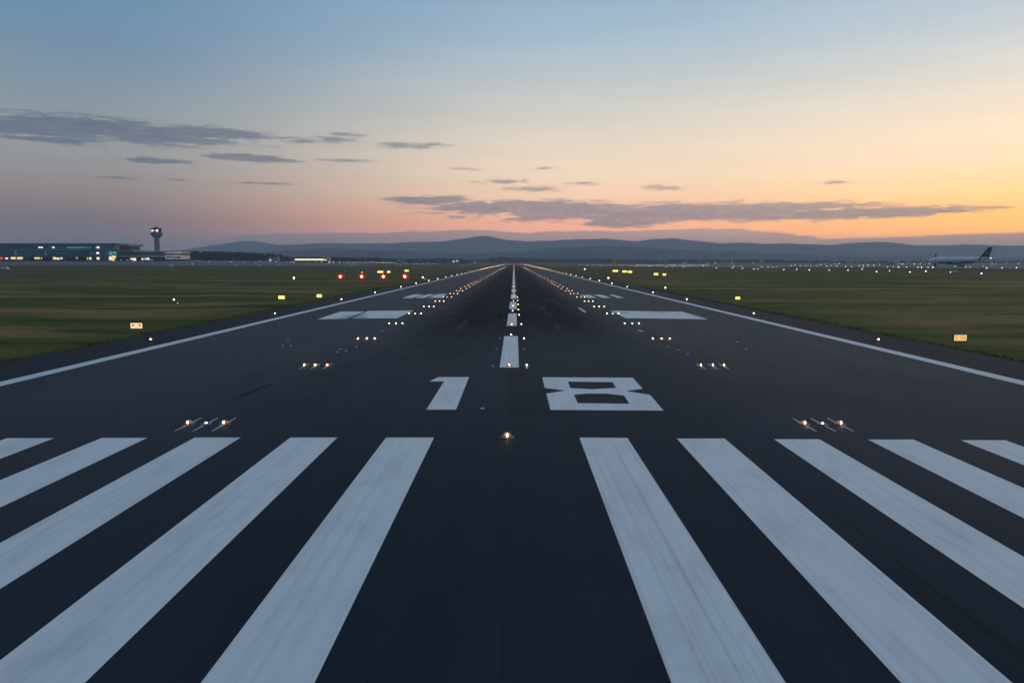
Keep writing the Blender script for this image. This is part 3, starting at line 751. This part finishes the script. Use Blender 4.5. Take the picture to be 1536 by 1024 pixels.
# ------------------------------------------------------------------ distant lamps
def flood(mat, k=1., tall=False):
    o = empty("apron_lamp", (0,0,0)); tag(o, "x", "lamp")
    MB().lathe([(.18,-4),(.09,-.25)], 6).build("pole", M["metal"], o)
    MB().lathe([(.10,-.22),(.27*k,-.10),(.29*k,.10),(.08,.24)], 8).build("lamp", M[mat], o)
    return o
FL = {m: flood(m) for m in ("white_lamp","white_dim","warmwhite_lamp","orange_lamp","blue_lamp","cyan_lamp")}
def far_lamp(px, py, m, label, group, size=1.):
    q = hit(px, py, 1.6) or None
    d = ray(px, py)
    if q is None or q.y > 1700:
        Y = 1300 + (hash((round(px*7), round(py*3))) % 300); q = W(px, py, Y)
    s = size * .84 * max(.8, q.y / 900)
    put(FL[m], q, label, group, s)
    # length of pole down to the ground
GR = "lamps in the distant row right of the runway"; GL = "lamps in the distant row left of the runway"
def c5(X, Y): return 900 + X/6.144, 370 + Y/6.144
def c6(X, Y): return 1140 + X/5.908, 370 + Y/5.908
def c3(X, Y): return 1340 + X/7.837, 350 + Y/7.837
def c2(X, Y): return 220 + X/5.12, 330 + Y/5.12
def c4(X, Y): return 480 + X/5.486, 370 + Y/5.486
rr = random.Random(9)
for k in range(34):
    far_lamp(868 + k * 2.85 + rr.uniform(-.5,.5), 397.6 + .012 * k + rr.uniform(-.25,.25), "white_dim" if k % 3 else "blue_lamp", "pinprick bluish lamp in the dense far row starting right of the runway", GR, .55)
for k in range(46):
    far_lamp(955 + k * 2.4 + rr.uniform(-.9,.9), 397.8 + rr.uniform(-.3,.5), rr.choice(("white_dim","white_dim","white_lamp","warmwhite_lamp")), "pinprick white lamp in the dense middle of the far right row", GR, .6)
for X, Y in ((447,180),(610,186),(670,186),(770,188),(950,178),(1072,197),(1222,195),(1232,178),(1313,200),(1418,205),(1455,205),(1490,186),(1195,175),(1300,176)):
    far_lamp(*c5(X, Y), "white_lamp", "brighter white lamp low along the front of the far right row", GR, .75)
for X, Y in ((770,152),(1060,147),(1210,152),(1408,152),(990,152)):
    far_lamp(*c5(X, Y), "white_dim", "small white lamp on a mast above the far right row", GR, .8)
for X, Y, m in ((210,202,"white_lamp"),(325,200,"white_lamp"),(436,206,"white_lamp"),(613,207,"white_lamp"),(780,208,"white_lamp"),(905,198,"white_lamp"),(1148,213,"white_dim"),(1328,223,"white_dim"),(1468,216,"white_dim")):
    far_lamp(*c6(X, Y), m, "white lamp at the grass edge of the taxiway, right of the runway", GR, .7)
far_lamp(*c6(1033,222), "blue_lamp", "bright bluish lamp at the grass edge left of the airliner", GR, .95)
for X, Y in ((407,167),(505,168),(630,166),(1130,181),(1180,181),(450,168),(1300,181)):
    far_lamp(*c6(X, Y), "orange_lamp", "small orange lamp in the far right row", GR, .75)
for X, Y in ((15,179),(70,180),(110,180),(150,181),(275,167),(358,170),(590,172),(580,151),(665,151),(700,150),(760,175),(812,177),(915,180),(912,162),(958,165),(1010,165),(1058,160),(1228,181),(1240,150),(1365,152),(1420,153),(1500,150),(1400,182),(1430,182),(1490,182),(1530,182),(310,160),(540,158),(680,172),(880,166)):
    far_lamp(*c6(X, Y), rr.choice(("white_lamp","white_dim","warmwhite_lamp")), "small whitish lamp in the scattered part of the far right row", GR, .7)
far_lamp(*c3(108,361), "warmwhite_lamp", "brightest warm lamp of the far right row, left of the airliner nose", GR, 1.1)
far_lamp(*c3(1037,472), "blue_lamp", "bright bluish lamp at the grass edge below the airliner tail", GR, .95)
far_lamp(*c3(1097,407), "orange_lamp", "amber lamp on the apron below the airliner tail", GR, 1.1)
far_lamp(*c3(1447,403), "cyan_lamp", "cyan lamp on the apron right of the airliner", GR, 1.)
for X, Y in ((242,357),(318,360),(423,355),(63,396),(290,400),(333,400),(465,400),(195,455),(383,447),(672,457),(1163,362),(1208,357),(1323,352),(1465,352),(1278,406)):
    far_lamp(*c3(X, Y), rr.choice(("white_lamp","white_dim")), "small white lamp on the apron around the airliner", GR, .65)
for X, Y in ((710,398),(852,392),(903,392),(973,402),(1060,382),(725,388)):
    q = W(*c3(X, Y), 560); put(FL["warmwhite_lamp"], q, "small warm lamp on the apron in front of the airliner belly", GR, .42)
for X, Y, m in ((515,305,"warmwhite_lamp"),(530,321,"orange_lamp"),(480,318,"white_dim"),(665,300,"warmwhite_lamp"),(650,321,"white_lamp"),(635,322,"white_dim"),(745,321,"white_dim"),(838,326,"white_lamp"),(872,312,"white_dim"),(950,322,"white_lamp"),(992,322,"white_lamp"),(1010,346,"white_dim"),(1078,322,"warmwhite_lamp"),(1105,322,"warmwhite_lamp"),(1128,322,"white_lamp"),(350,338,"white_dim"),(280,346,"white_dim"),(1235,321,"white_dim"),(1300,321,"warmwhite_lamp"),(1340,322,"warmwhite_lamp"),(1400,323,"white_lamp"),(1435,325,"white_dim"),(1483,322,"white_lamp"),(1515,323,"white_dim")):
    far_lamp(*c2(X, Y), m, "small lamp along the far edge of the left apron, below the dark wood", GL, .7)
for k in range(26):
    far_lamp(*c4(222 + k * 15.4 + rr.uniform(-3,3), 130 + rr.uniform(-2,2)), rr.choice(("warmwhite_lamp","white_lamp","warmwhite_lamp","white_dim")), "pinprick lamp in the dense warm far row beyond the red lamps", GL, .62)
for k in range(13):
    far_lamp(*c4(640 + k * 26 + rr.uniform(-6,6), 140 + rr.uniform(-4,3)), "white_dim", "faint pinprick lamp between the dense row and the runway end", GL, .6)
for X, Y, m in ((20,128,"white_dim"),(70,127,"warmwhite_lamp"),(110,130,"white_lamp"),(160,128,"white_lamp"),(263,152,"white_dim"),(1100,122,"white_dim"),(1135,118,"white_dim"),(1170,156,"white_lamp"),(1240,143,"orange_lamp"),(1278,130,"white_dim")):
    far_lamp(*c4(X, Y), m, "single small lamp near the ends of the far left row", GL, .7)

# ------------------------------------------------------------------ airliner
YA = 600.
a0 = W(1438, 400.5, YA); a0.z = terrain(a0.x, YA) + .26
AP = empty("parked_airliner", a0, R(-14)); AP.scale = (.93,)*3; tag(AP, "white twin-engine airliner with a dark emblem tail parked on the right apron", "airliner")
K = .5                           # model length 50 m, nose at -x
zc = 5.4
def fus(sections, n=20, z_lo=None):
    mb = MB(); vs = []; fs = []
    for x, z, ry, rz in sections:
        for k in range(n):
            a = 2*math.pi*k/n; vs.append((x, ry*math.cos(a), z + rz*math.sin(a)))
    for i in range(len(sections)-1):
        for k in range(n): fs.append((i*n+k, i*n+(k+1)%n, (i+1)*n+(k+1)%n, (i+1)*n+k))
    fs += [tuple(range(n)), tuple(reversed(range((len(sections)-1)*n, len(sections)*n)))]
    return mb.add(vs, fs, True)
S = [(-24.8,zc-.9,.1,.1),(-24.3,zc-.8,.9,.8),(-23.2,zc-.55,1.7,1.5),(-21.6,zc-.2,2.4,2.25),(-19.5,zc,2.75,2.75),(-16,zc,2.85,2.9),(8,zc,2.85,2.9),(13,zc+.4,2.5,2.5),(18,zc+1.1,1.7,1.75),(22,zc+1.7,.9,.95),(24.5,zc+2.0,.25,.3)]
fo = fus(S).build("fuselage", M["plane_white"], AP)
fus([(-20,zc-1.15,1.9,1.3),(-16,zc-1.1,2.62,1.95),(-6,zc-1.15,2.75,2.1),(8,zc-1.1,2.72,1.98),(13,zc-.35,2.2,1.6),(16,zc+.35,1.5,1.1)]).build("belly", M["plane_belly"], fo)
wn = MB()
for sy in (-1,):
    for k in range(44):
        x = -18 + k * .62; wn.box(x, x+.26, sy*2.84-.03, sy*2.84+.06, zc+.42, zc+.80)
wn.build("window_row", M["glass"], fo)
MB().add([(-22.7,-1.6,zc+.35),(-21.7,-2.05,zc+.4),(-21.5,-1.5,zc+1.25),(-22.2,-1.0,zc+1.1),(-22.7,1.6,zc+.35),(-21.7,2.05,zc+.4),(-21.5,1.5,zc+1.25),(-22.2,1.0,zc+1.1)],[(0,1,2,3),(4,7,6,5),(0,3,7,4),(3,2,6,7),(1,5,6,2)]).build("cockpit_window", M["glass"], fo)
for s in (-1, 1):
    def wingsec(x0, x1, y, z, t): return [(x0,y,z),(x0*.6+x1*.4,y,z+t),(x1,y,z),(x0*.6+x1*.4,y,z-t*.6)]
    mb = MB(); st = [wingsec(-6,4.5,s*2.2,zc-1.5,.55), wingsec(-.5,5.5,s*9,zc-.9,.35), wingsec(6.5,9.2,s*22.5,zc+.4,.15)]
    mb.add(sum(st, []), [(i*4+k, i*4+(k+1)%4, i*4+4+(k+1)%4, i*4+4+k) for i in range(2) for k in range(4)] + [(0,1,2,3),(8,11,10,9)])
    w = mb.build("wing", M["wing"], AP)
    MB().add([(7,s*22.45,zc+.42),(9.3,s*22.45,zc+.42),(9.6,s*23.2,zc+2.9),(8.6,s*23.2,zc+2.9),(7,s*22.65,zc+.4),(9.3,s*22.65,zc+.4),(9.6,s*23.35,zc+2.9),(8.6,s*23.35,zc+2.9)],[(0,1,2,3),(4,7,6,5),(0,4,5,1),(1,5,6,2),(2,6,7,3),(3,7,4,0)]).build("winglet", M["wing"], w)
    e = MB(); vs = []; prof = [(-7.6,1.25),(-7.2,1.5),(-5.5,1.55),(-3,1.2),(-1.6,.7)]
    for x, r in prof:
        for k in range(14): a = 2*math.pi*k/14; vs.append((x, s*8.1 + r*math.cos(a), zc-2.7 + r*math.sin(a)))
    e.add(vs, [(i*14+k, i*14+(k+1)%14, (i+1)*14+(k+1)%14, (i+1)*14+k) for i in range(4) for k in range(14)] + [tuple(range(14)), tuple(reversed(range(56,70)))], True)
    e.box(-5.6,-1.2,s*8.1-.15,s*8.1+.15,zc-1.6,zc-.8)
    e.build("engine", M["plane_belly"], AP)
    mb = MB(); st = [wingsec(17.2,21.5,s*.9,zc+1.6,.25), wingsec(21,23.6,s*7.6,zc+2.3,.1)]
    mb.add(sum(st, []), [(k,(k+1)%4,4+(k+1)%4,4+k) for k in range(4)] + [(0,1,2,3),(4,7,6,5)]); mb.build("tailplane", M["wing"], AP)
fin = MB(); o_ = [(14.2,zc+2.2),(16.2,zc+2.9),(22.6,zc+11.6),(26.0,zc+11.6),(23.4,zc+3.2),(22.8,zc+2.2)]
fin.prism(o_, -.28, .28); fo2 = fin.build("tail_fin", M["plane_fin"], AP)
for s in (-1, 1):                # pale oval mark on the fin, both sides
    em = MB(); n = 18; cxm, czm = 21.6, zc+6.6
    vs = [(cxm + 1.05*math.cos(2*math.pi*k/n) + .35*math.sin(2*math.pi*k/n)*1.9, s*.30, czm + 1.9*math.sin(2*math.pi*k/n)) for k in range(n)]
    vs += [(cxm + .55*math.cos(2*math.pi*k/n) + .18*math.sin(2*math.pi*k/n)*1.9, s*.30, czm + 1.0*math.sin(2*math.pi*k/n)) for k in range(n)]
    em.add(vs, [(k,(k+1)%n,n+(k+1)%n,n+k) for k in range(n)]); em.build("emblem", M["plane_mark"], fo2)
for x, y in ((-18.5,0),(1.8,-3.4),(1.8,3.4)):
    gm = MB().tube((x,y,1.0),(x,y,zc-2),.22,8).build("landing_gear", M["metal"], AP)
    wl = MB()
    for dy in (-.5,.5):
        for dx in ((0,) if y == 0 else (-.75,.75)): wl.tube((x+dx,y+dy-.22,.62),(x+dx,y+dy+.22,.62),.62,14)
    wl.build("wheel", M["black"], gm)
MB().lathe([(.05,-.28),(.28,-.1),(.28,.12),(.05,.28)], 8).build("tail_lamp", M["warmwhite_lamp"], AP).location = (24.9, -.1, zc+2.0)
# mast standing behind the nose
q = W(1402.5, 401, 640); mz = W(1402.5, 379.5, 640).z; q.z = terrain(q.x, 640)
ms = empty("apron_mast", q); tag(ms, "thin dark mast standing behind the airliner nose", "mast")
MB().lathe([(.9,0),(.75,(mz-q.z)*.75),(.3,mz-q.z)], 8).build("pole", M["dark_metal"], ms)
MB().box(-.8,.8,-.3,.3,(mz-q.z)*.62,(mz-q.z)*.74).build("lamp_head", M["dark_metal"], ms)

# ------------------------------------------------------------------ woods
def wood(name, px0, px1, top, Y, depth, dens, base_dz=0., seed=1, leafs=70):
    rr = random.Random(seed); mb = MB(); xa, xb = W(px0, 390, Y).x, W(px1, 390, Y).x; n = max(3, int((xb-xa) * dens))
    for k in range(n):
        x = xa + (xb-xa) * (k + rr.random()) / n; y = Y + rr.uniform(0, depth); px = px0 + (px1-px0)*(x-xa)/(xb-xa)
        zt = W(px, pl(px, top) + rr.uniform(-.1, 1.3), Y).z; zb = terrain(x, y) - .5; h = zt - zb
        r = max(2.5, h * rr.uniform(.34, .62))
        mb.tube((x,y,zb),(x,y,zb+h*.7),.35,5,.15)
        for i in range(leafs):
            v = Vector((rr.gauss(0,1), rr.gauss(0,1), rr.gauss(0,1))).normalized() * rr.random() ** .4
            c = Vector((x + v.x*r, y + v.y*r, zb + h*.56 + v.z*h*.44)); s = r * rr.uniform(.14, .30)
            a = Vector((rr.uniform(-1,1),rr.uniform(-1,1),rr.uniform(-1,1))).normalized(); b = a.orthogonal().normalized()
            mb.add([c-a*s-b*s*.5, c+a*s*.6-b*s, c+a*s+b*s*.6, c-a*s*.5+b*s], [(0,1,2,3)])
    return tag(mb.build(name, M["leaf"]), kind="stuff")
wood("far_wood", 268, 404, [(268,377.5),(285,376.4),(330,376.8),(365,378.4),(400,380),(404,382)], 1320, 70, .42, seed=2, leafs=90)
wood("far_wood", 404, 560, [(404,384),(440,385),(500,384.5),(520,386),(560,385.5)], 1700, 90, .30, seed=3)
wood("far_wood", 560, 700, [(560,386),(640,388),(655,386.5),(700,388.5)], 2200, 110, .24, seed=4)
wood("far_wood", 700, 905, [(700,389),(735,386.6),(755,385),(790,386.5),(850,387.6),(905,387.4)], 2650, 150, .2, seed=5, leafs=80)
wood("far_wood", 895, 1240, [(895,387.4),(920,388.2),(1000,389.2),(1035,387.6),(1060,389.4),(1150,388.6),(1240,390.2)], 2500, 140, .22, seed=6)
wood("far_wood", 1230, 1640, [(1230,390),(1320,391.4),(1400,390),(1500,390.5),(1640,390)], 2200, 140, .22, seed=7)
wood("far_wood", -220, 270, [(-220,383),(200,384),(270,380)], 1500, 60, .12, seed=8)

# ------------------------------------------------------------------ hills
def hill(name, prof, Y, depth, m, rough, seed, px_lo, px_hi, step):
    from mathutils import noise as ns
    mb = MB(); px = px_lo; cols = []
    while px <= px_hi: cols.append(px); px += step
    nr = 25
    for px in cols:
        top = W(px, pl(px, prof) + 1.5 * ns.noise(Vector((px*.021, seed, 0))) + 1.0 * ns.noise(Vector((px*.06, seed, 3))), Y); H = max(6., top.z)
        for j in range(nr):
            t = j / (nr-1) * 2 - 1; y = Y + depth * t
            sh = max(0, math.cos(t * math.pi/2)) ** 1.15; xw = top.x
            z = H * sh
            nz = ns.noise(Vector((xw*.0011, y*.0011, seed))) * .6 + ns.noise(Vector((xw*.0035, y*.0035, seed+5))) * .3 + ns.noise(Vector((xw*.011, y*.011, seed+9))) * .12
            z += H * rough * nz * (sh * (1 - sh) * 3.0 + .035)
            mb.v.append((xw, y, z - 4))
    for i in range(len(cols)-1):
        for j in range(nr-1): mb.f.append((i*nr+j, (i+1)*nr+j, (i+1)*nr+j+1, i*nr+j+1)); mb.sm.append(True)
    return tag(mb.build(name, m), kind="structure")
hill("hills", [(-400,382),(120,381),(200,379),(255,377),(300,373.5),(335,367),(358,363),(376,360.8),(392,362.5),(412,366),(430,367),(470,365),(510,364.5),(560,365),(620,362.5),(670,361.5),(700,357.5),(716,354),(727,353.2),(742,356),(760,359.5),(800,361.5),(845,359.5),(870,358),(905,357.6),(950,361.5),(985,357.5),(1005,357),(1030,360),(1070,364),(1110,363.6),(1140,365.5),(1170,364.6),(1205,366.2),(1240,367.4),(1268,364.6),(1291,362.8),(1318,362.6),(1340,365),(1362,367.4),(1424,367),(1450,366),(1490,368),(1560,370),(1700,367),(1950,372)], 8200, 1500, M["hill"], .30, 3, -400, 1950, 8)
hill("hills", [(-400,390),(300,387),(420,376),(480,372),(560,374),(640,376),(700,380),(780,376),(850,370),(920,368),(960,370),(1020,374),(1100,376),(1180,380),(1300,384),(1536,386),(1950,389)], 5000, 900, M["hill"], .34, 11, -400, 1950, 9)

# ------------------------------------------------------------------ haze
HTOP, HD = 372, 1.4e-4
hz = MB().box(-22000, 22000, -4000, 12500, -1.4, HTOP).build("haze", None); tag(hz, kind="stuff")
m = bpy.data.materials.new("dusk haze"); m.use_nodes = True; t = NT(m.node_tree)
t.n.remove(t.n["Principled BSDF"]); v = t.node("ShaderNodeVolumePrincipled")
v.inputs["Color"].default_value = (.74, .86, 1.0, 1); v.inputs["Density"].default_value = HD; v.inputs["Anisotropy"].default_value = .15
t.l.new(v.outputs[0], t.n["Material Output"].inputs["Volume"]); hz.data.materials.append(m)

# ------------------------------------------------------------------ sky
SUNAZ, SUNEL = 44., 1.5
wd = bpy.data.worlds.new("World"); sc.world = wd; wd.use_nodes = True
t = NT(wd.node_tree); bg = t.n["Background"]
tc = t.node("ShaderNodeTexCoord").outputs["Generated"]
sx = t.node("ShaderNodeSeparateXYZ"); t.l.new(tc, sx.inputs[0])
el = t.math("MULTIPLY", t.math("ARCSINE", sx.outputs[2]), 180/math.pi)
az = t.math("MULTIPLY", t.math("ARCTAN2", sx.outputs[0], sx.outputs[1]), 180/math.pi)
dl = t.math("ABSOLUTE", t.math("SUBTRACT", az, SUNAZ))
dl = t.math("MINIMUM", dl, t.math("SUBTRACT", 360., dl))
u = t.math("POWER", t.math("MAXIMUM", t.math("DIVIDE", el, 90.), 0.), .5)
def eu(px, py):
    d = ray(px, py); return (max(0, math.degrees(math.asin(d.z))) / 90) ** .5
UP = [((42/90)**.5, lin3(130,154,178)), (1, lin3(121,141,163))]
J = (.085, .11, .14)
def thru(c, s):                   # what the sky must send so that this much arrives through the air in the haze box
    e = max(R(.35), s * s * R(90)); T = math.exp(-HD * min(HTOP / math.sin(e), 12500))
    return tuple(max(.02, (k - j * (1 - T)) / T) for k, j in zip(c, J))
def sky(px, stops, up):
    return t.ramp(u, sorted([(eu(px, y), thru(lin3(*c), eu(px, y))) for y, c in stops] + up, key=lambda s: s[0]))
SL = sky(0, [(0,(106,139,166)),(70,(118,142,162)),(130,(130,146,156)),(190,(142,148,152)),(240,(140,139,141)),(290,(130,121,122)),(325,(110,106,113)),(365,(97,99,109)),(392,(84,94,110))], [((42/90)**.5, lin3(114,140,167)), (1, lin3(116,137,161))])
SC = sky(768, [(0,(146,174,197)),(60,(163,186,201)),(120,(187,194,196)),(170,(206,203,194)),(220,(225,210,190)),(265,(236,209,182)),(300,(238,196,166)),(335,(234,168,140)),(365,(205,150,136)),(392,(160,135,135))], UP)
SR = sky(1500, [(0,(186,200,210)),(60,(207,212,210)),(120,(228,220,204)),(175,(245,224,198)),(230,(252,222,186)),(280,(254,212,150)),(320,(255,194,112)),(345,(252,178,104)),(370,(220,160,118)),(392,(180,145,125))], [((42/90)**.5, lin3(128,150,172)), (1, lin3(121,141,163))])
SB = t.ramp(u, [(0, lin3(70,80,100)), (.25, lin3(84,96,122)), (.5, lin3(102,124,153)), (1, lin3(116,137,161))])
c = t.mix(t.smooth(dl, 4, 42), SR, SC); c = t.mix(t.smooth(dl, 38, 76), c, SL); c = t.mix(t.smooth(dl, 86, 150), c, SB)
ns_ = t.node("ShaderNodeTexSky", sky_type="NISHITA"); ns_.sun_disc = False; ns_.sun_elevation = R(SUNEL); ns_.sun_rotation = R(SUNAZ)
c = t.mix(1., c, t.mix(1., ns_.outputs[0], (.012,.012,.012,1), "MULTIPLY"), "ADD")
# clouds : ellipses in azimuth/elevation broken up by stretched noise
pv_ = t.node("ShaderNodeCombineXYZ"); t.l.new(az, pv_.inputs[0]); t.l.new(el, pv_.inputs[1]); P = pv_.outputs[0]
n1 = t.noise(t.scale(P, .16, .9), 1.0, 7, .62); n2 = t.noise(t.scale(P, .32, 2.3), 1.0, 7, .62).outputs[0]
wv = t.vmath("MULTIPLY", t.vmath("SUBTRACT", n1.outputs[1], (.5,.5,.5)), (6.0, .55, 0)); Pw = t.vmath("ADD", P, wv)
CL_ = [(165,195,250,19),(80,210,90,7),(130,187,110,11),(60,194,130,12),(320,199,105,10),
       (375,237.5,92,6.5),(240,241,62,5),(1000,319,360,16),(640,300,70,8),(800,312,185,14),(1250,321,235,10),(930,333,88,8),(1390,319,95,4)]
SM_ = [(488,210,55,7),(525,204,36,5),(440,211,30,5),(612,219.5,62,6),(648,217,30,4.5),(520,242,50,4),(185,267,36,4),(265,270,30,3),(400,276,60,3.5),(745,272,56,5),(800,283,66,6),(890,277,36,4),(992,281,50,5.5),(1258,274,42,3.5),(705,253,28,3.5),(822,253,24,3)]
BK_ = [(520,372,260,24),(690,366,190,21),(640,372,120,27),(900,366,220,21),(1000,362,190,19),(1080,370,160,24),(1460,368,220,19),(1300,368,110,12),(360,378,120,18)]
def clumps(lst, P_):
    dmin = None
    for (x, y, rx, ry) in lst:
        d = ray(x, y); ca = math.degrees(math.atan2(d.x, d.y)); ce = math.degrees(math.asin(d.z)); kx = math.cos(R(ca)) ** 2
        rxd = math.degrees(rx / F) * kx; ryd = math.degrees(ry / F) * math.cos(R(ca))
        L = t.vmath("LENGTH", t.vmath("MULTIPLY_ADD", P_, (1/rxd, 1/ryd, 0), (-ca/rxd, -ce/ryd, 0)))
        dmin = L if dmin is None else t.math("MINIMUM", dmin, L)
    return dmin
bank = t.math("ADD", t.math("SUBTRACT", 1.0, clumps(BK_, Pw)), t.math("MULTIPLY", t.math("SUBTRACT", n2, .5), .5))
bankc = t.mix(t.smooth(dl, 8, 75), (*thru(lin3(144,128,126), eu(1200,362)),1), (*thru(lin3(104,105,114), eu(400,362)),1))
c = t.mix(t.math("MULTIPLY", t.smooth(bank, -.03, .12), .86), c, bankc)
dmin = clumps(CL_, Pw)
n4 = t.noise(t.scale(P, .9, 5.0), 1.0, 6, .68).outputs[0]
dens = t.math("ADD", t.math("SUBTRACT", 1.0, dmin), t.math("MULTIPLY", t.math("SUBTRACT", n2, .5), 2.0))
dens = t.math("ADD", dens, t.math("MULTIPLY", t.math("SUBTRACT", n4, .5), 1.1))
cloud = t.math("MULTIPLY", t.smooth(dens, -.05, .42), .92)
cc = t.mix(t.smooth(dl, 20, 80), (*thru(lin3(132,129,138), eu(1000,318)),1), (*thru(lin3(94,106,124), eu(200,200)),1))
small = t.math("ADD", t.math("SUBTRACT", .9, clumps(SM_, Pw)), t.math("MULTIPLY", t.math("SUBTRACT", n4, .5), 2.6))
cloud = t.math("MAXIMUM", cloud, t.math("MULTIPLY", t.smooth(small, -.1, .85), .85))
cc = t.mix(t.math("MULTIPLY", t.lin(n2, .3, .7, 0, 1), t.lin(n4, .35, .68, 0, .5)), cc, c)
c = t.mix(cloud, c, cc)
# very faint high streaks
n3 = t.noise(t.scale(P, .05, .5), 1.0, 6, .6).outputs[0]
c = t.mix(1., c, t.ramp(n3, [(.3, (.96,.96,.965)), (.7, (1.03,1.025,1.02))]), "MULTIPLY")
t.l.new(c, bg.inputs[0]); bg.inputs[1].default_value = 1.0

# ------------------------------------------------------------------ sun (low, behind the right horizon)
sl = bpy.data.lights.new("sun", "SUN"); so = bpy.data.objects.new("sun", sl); COL.objects.link(so)
sl.energy = .55; sl.angle = R(6); sl.color = (1., .62, .38)
so.rotation_euler = Vector((-math.sin(R(62)), -math.cos(R(62)), -math.tan(R(2.2)))).to_track_quat('-Z', 'Y').to_euler()

# ------------------------------------------------------------------ render settings
vs = sc.view_settings; vs.view_transform = 'Standard'; vs.look = 'None'; vs.gamma = 1; vs.exposure = 0
cy_ = sc.cycles
cy_.use_adaptive_sampling = False; cy_.use_denoising = True
cy_.max_bounces = 5; cy_.diffuse_bounces = 2; cy_.glossy_bounces = 2; cy_.volume_bounces = 2; cy_.transparent_max_bounces = 8
cy_.sample_clamp_indirect = 1.5; cy_.filter_width = 1.6
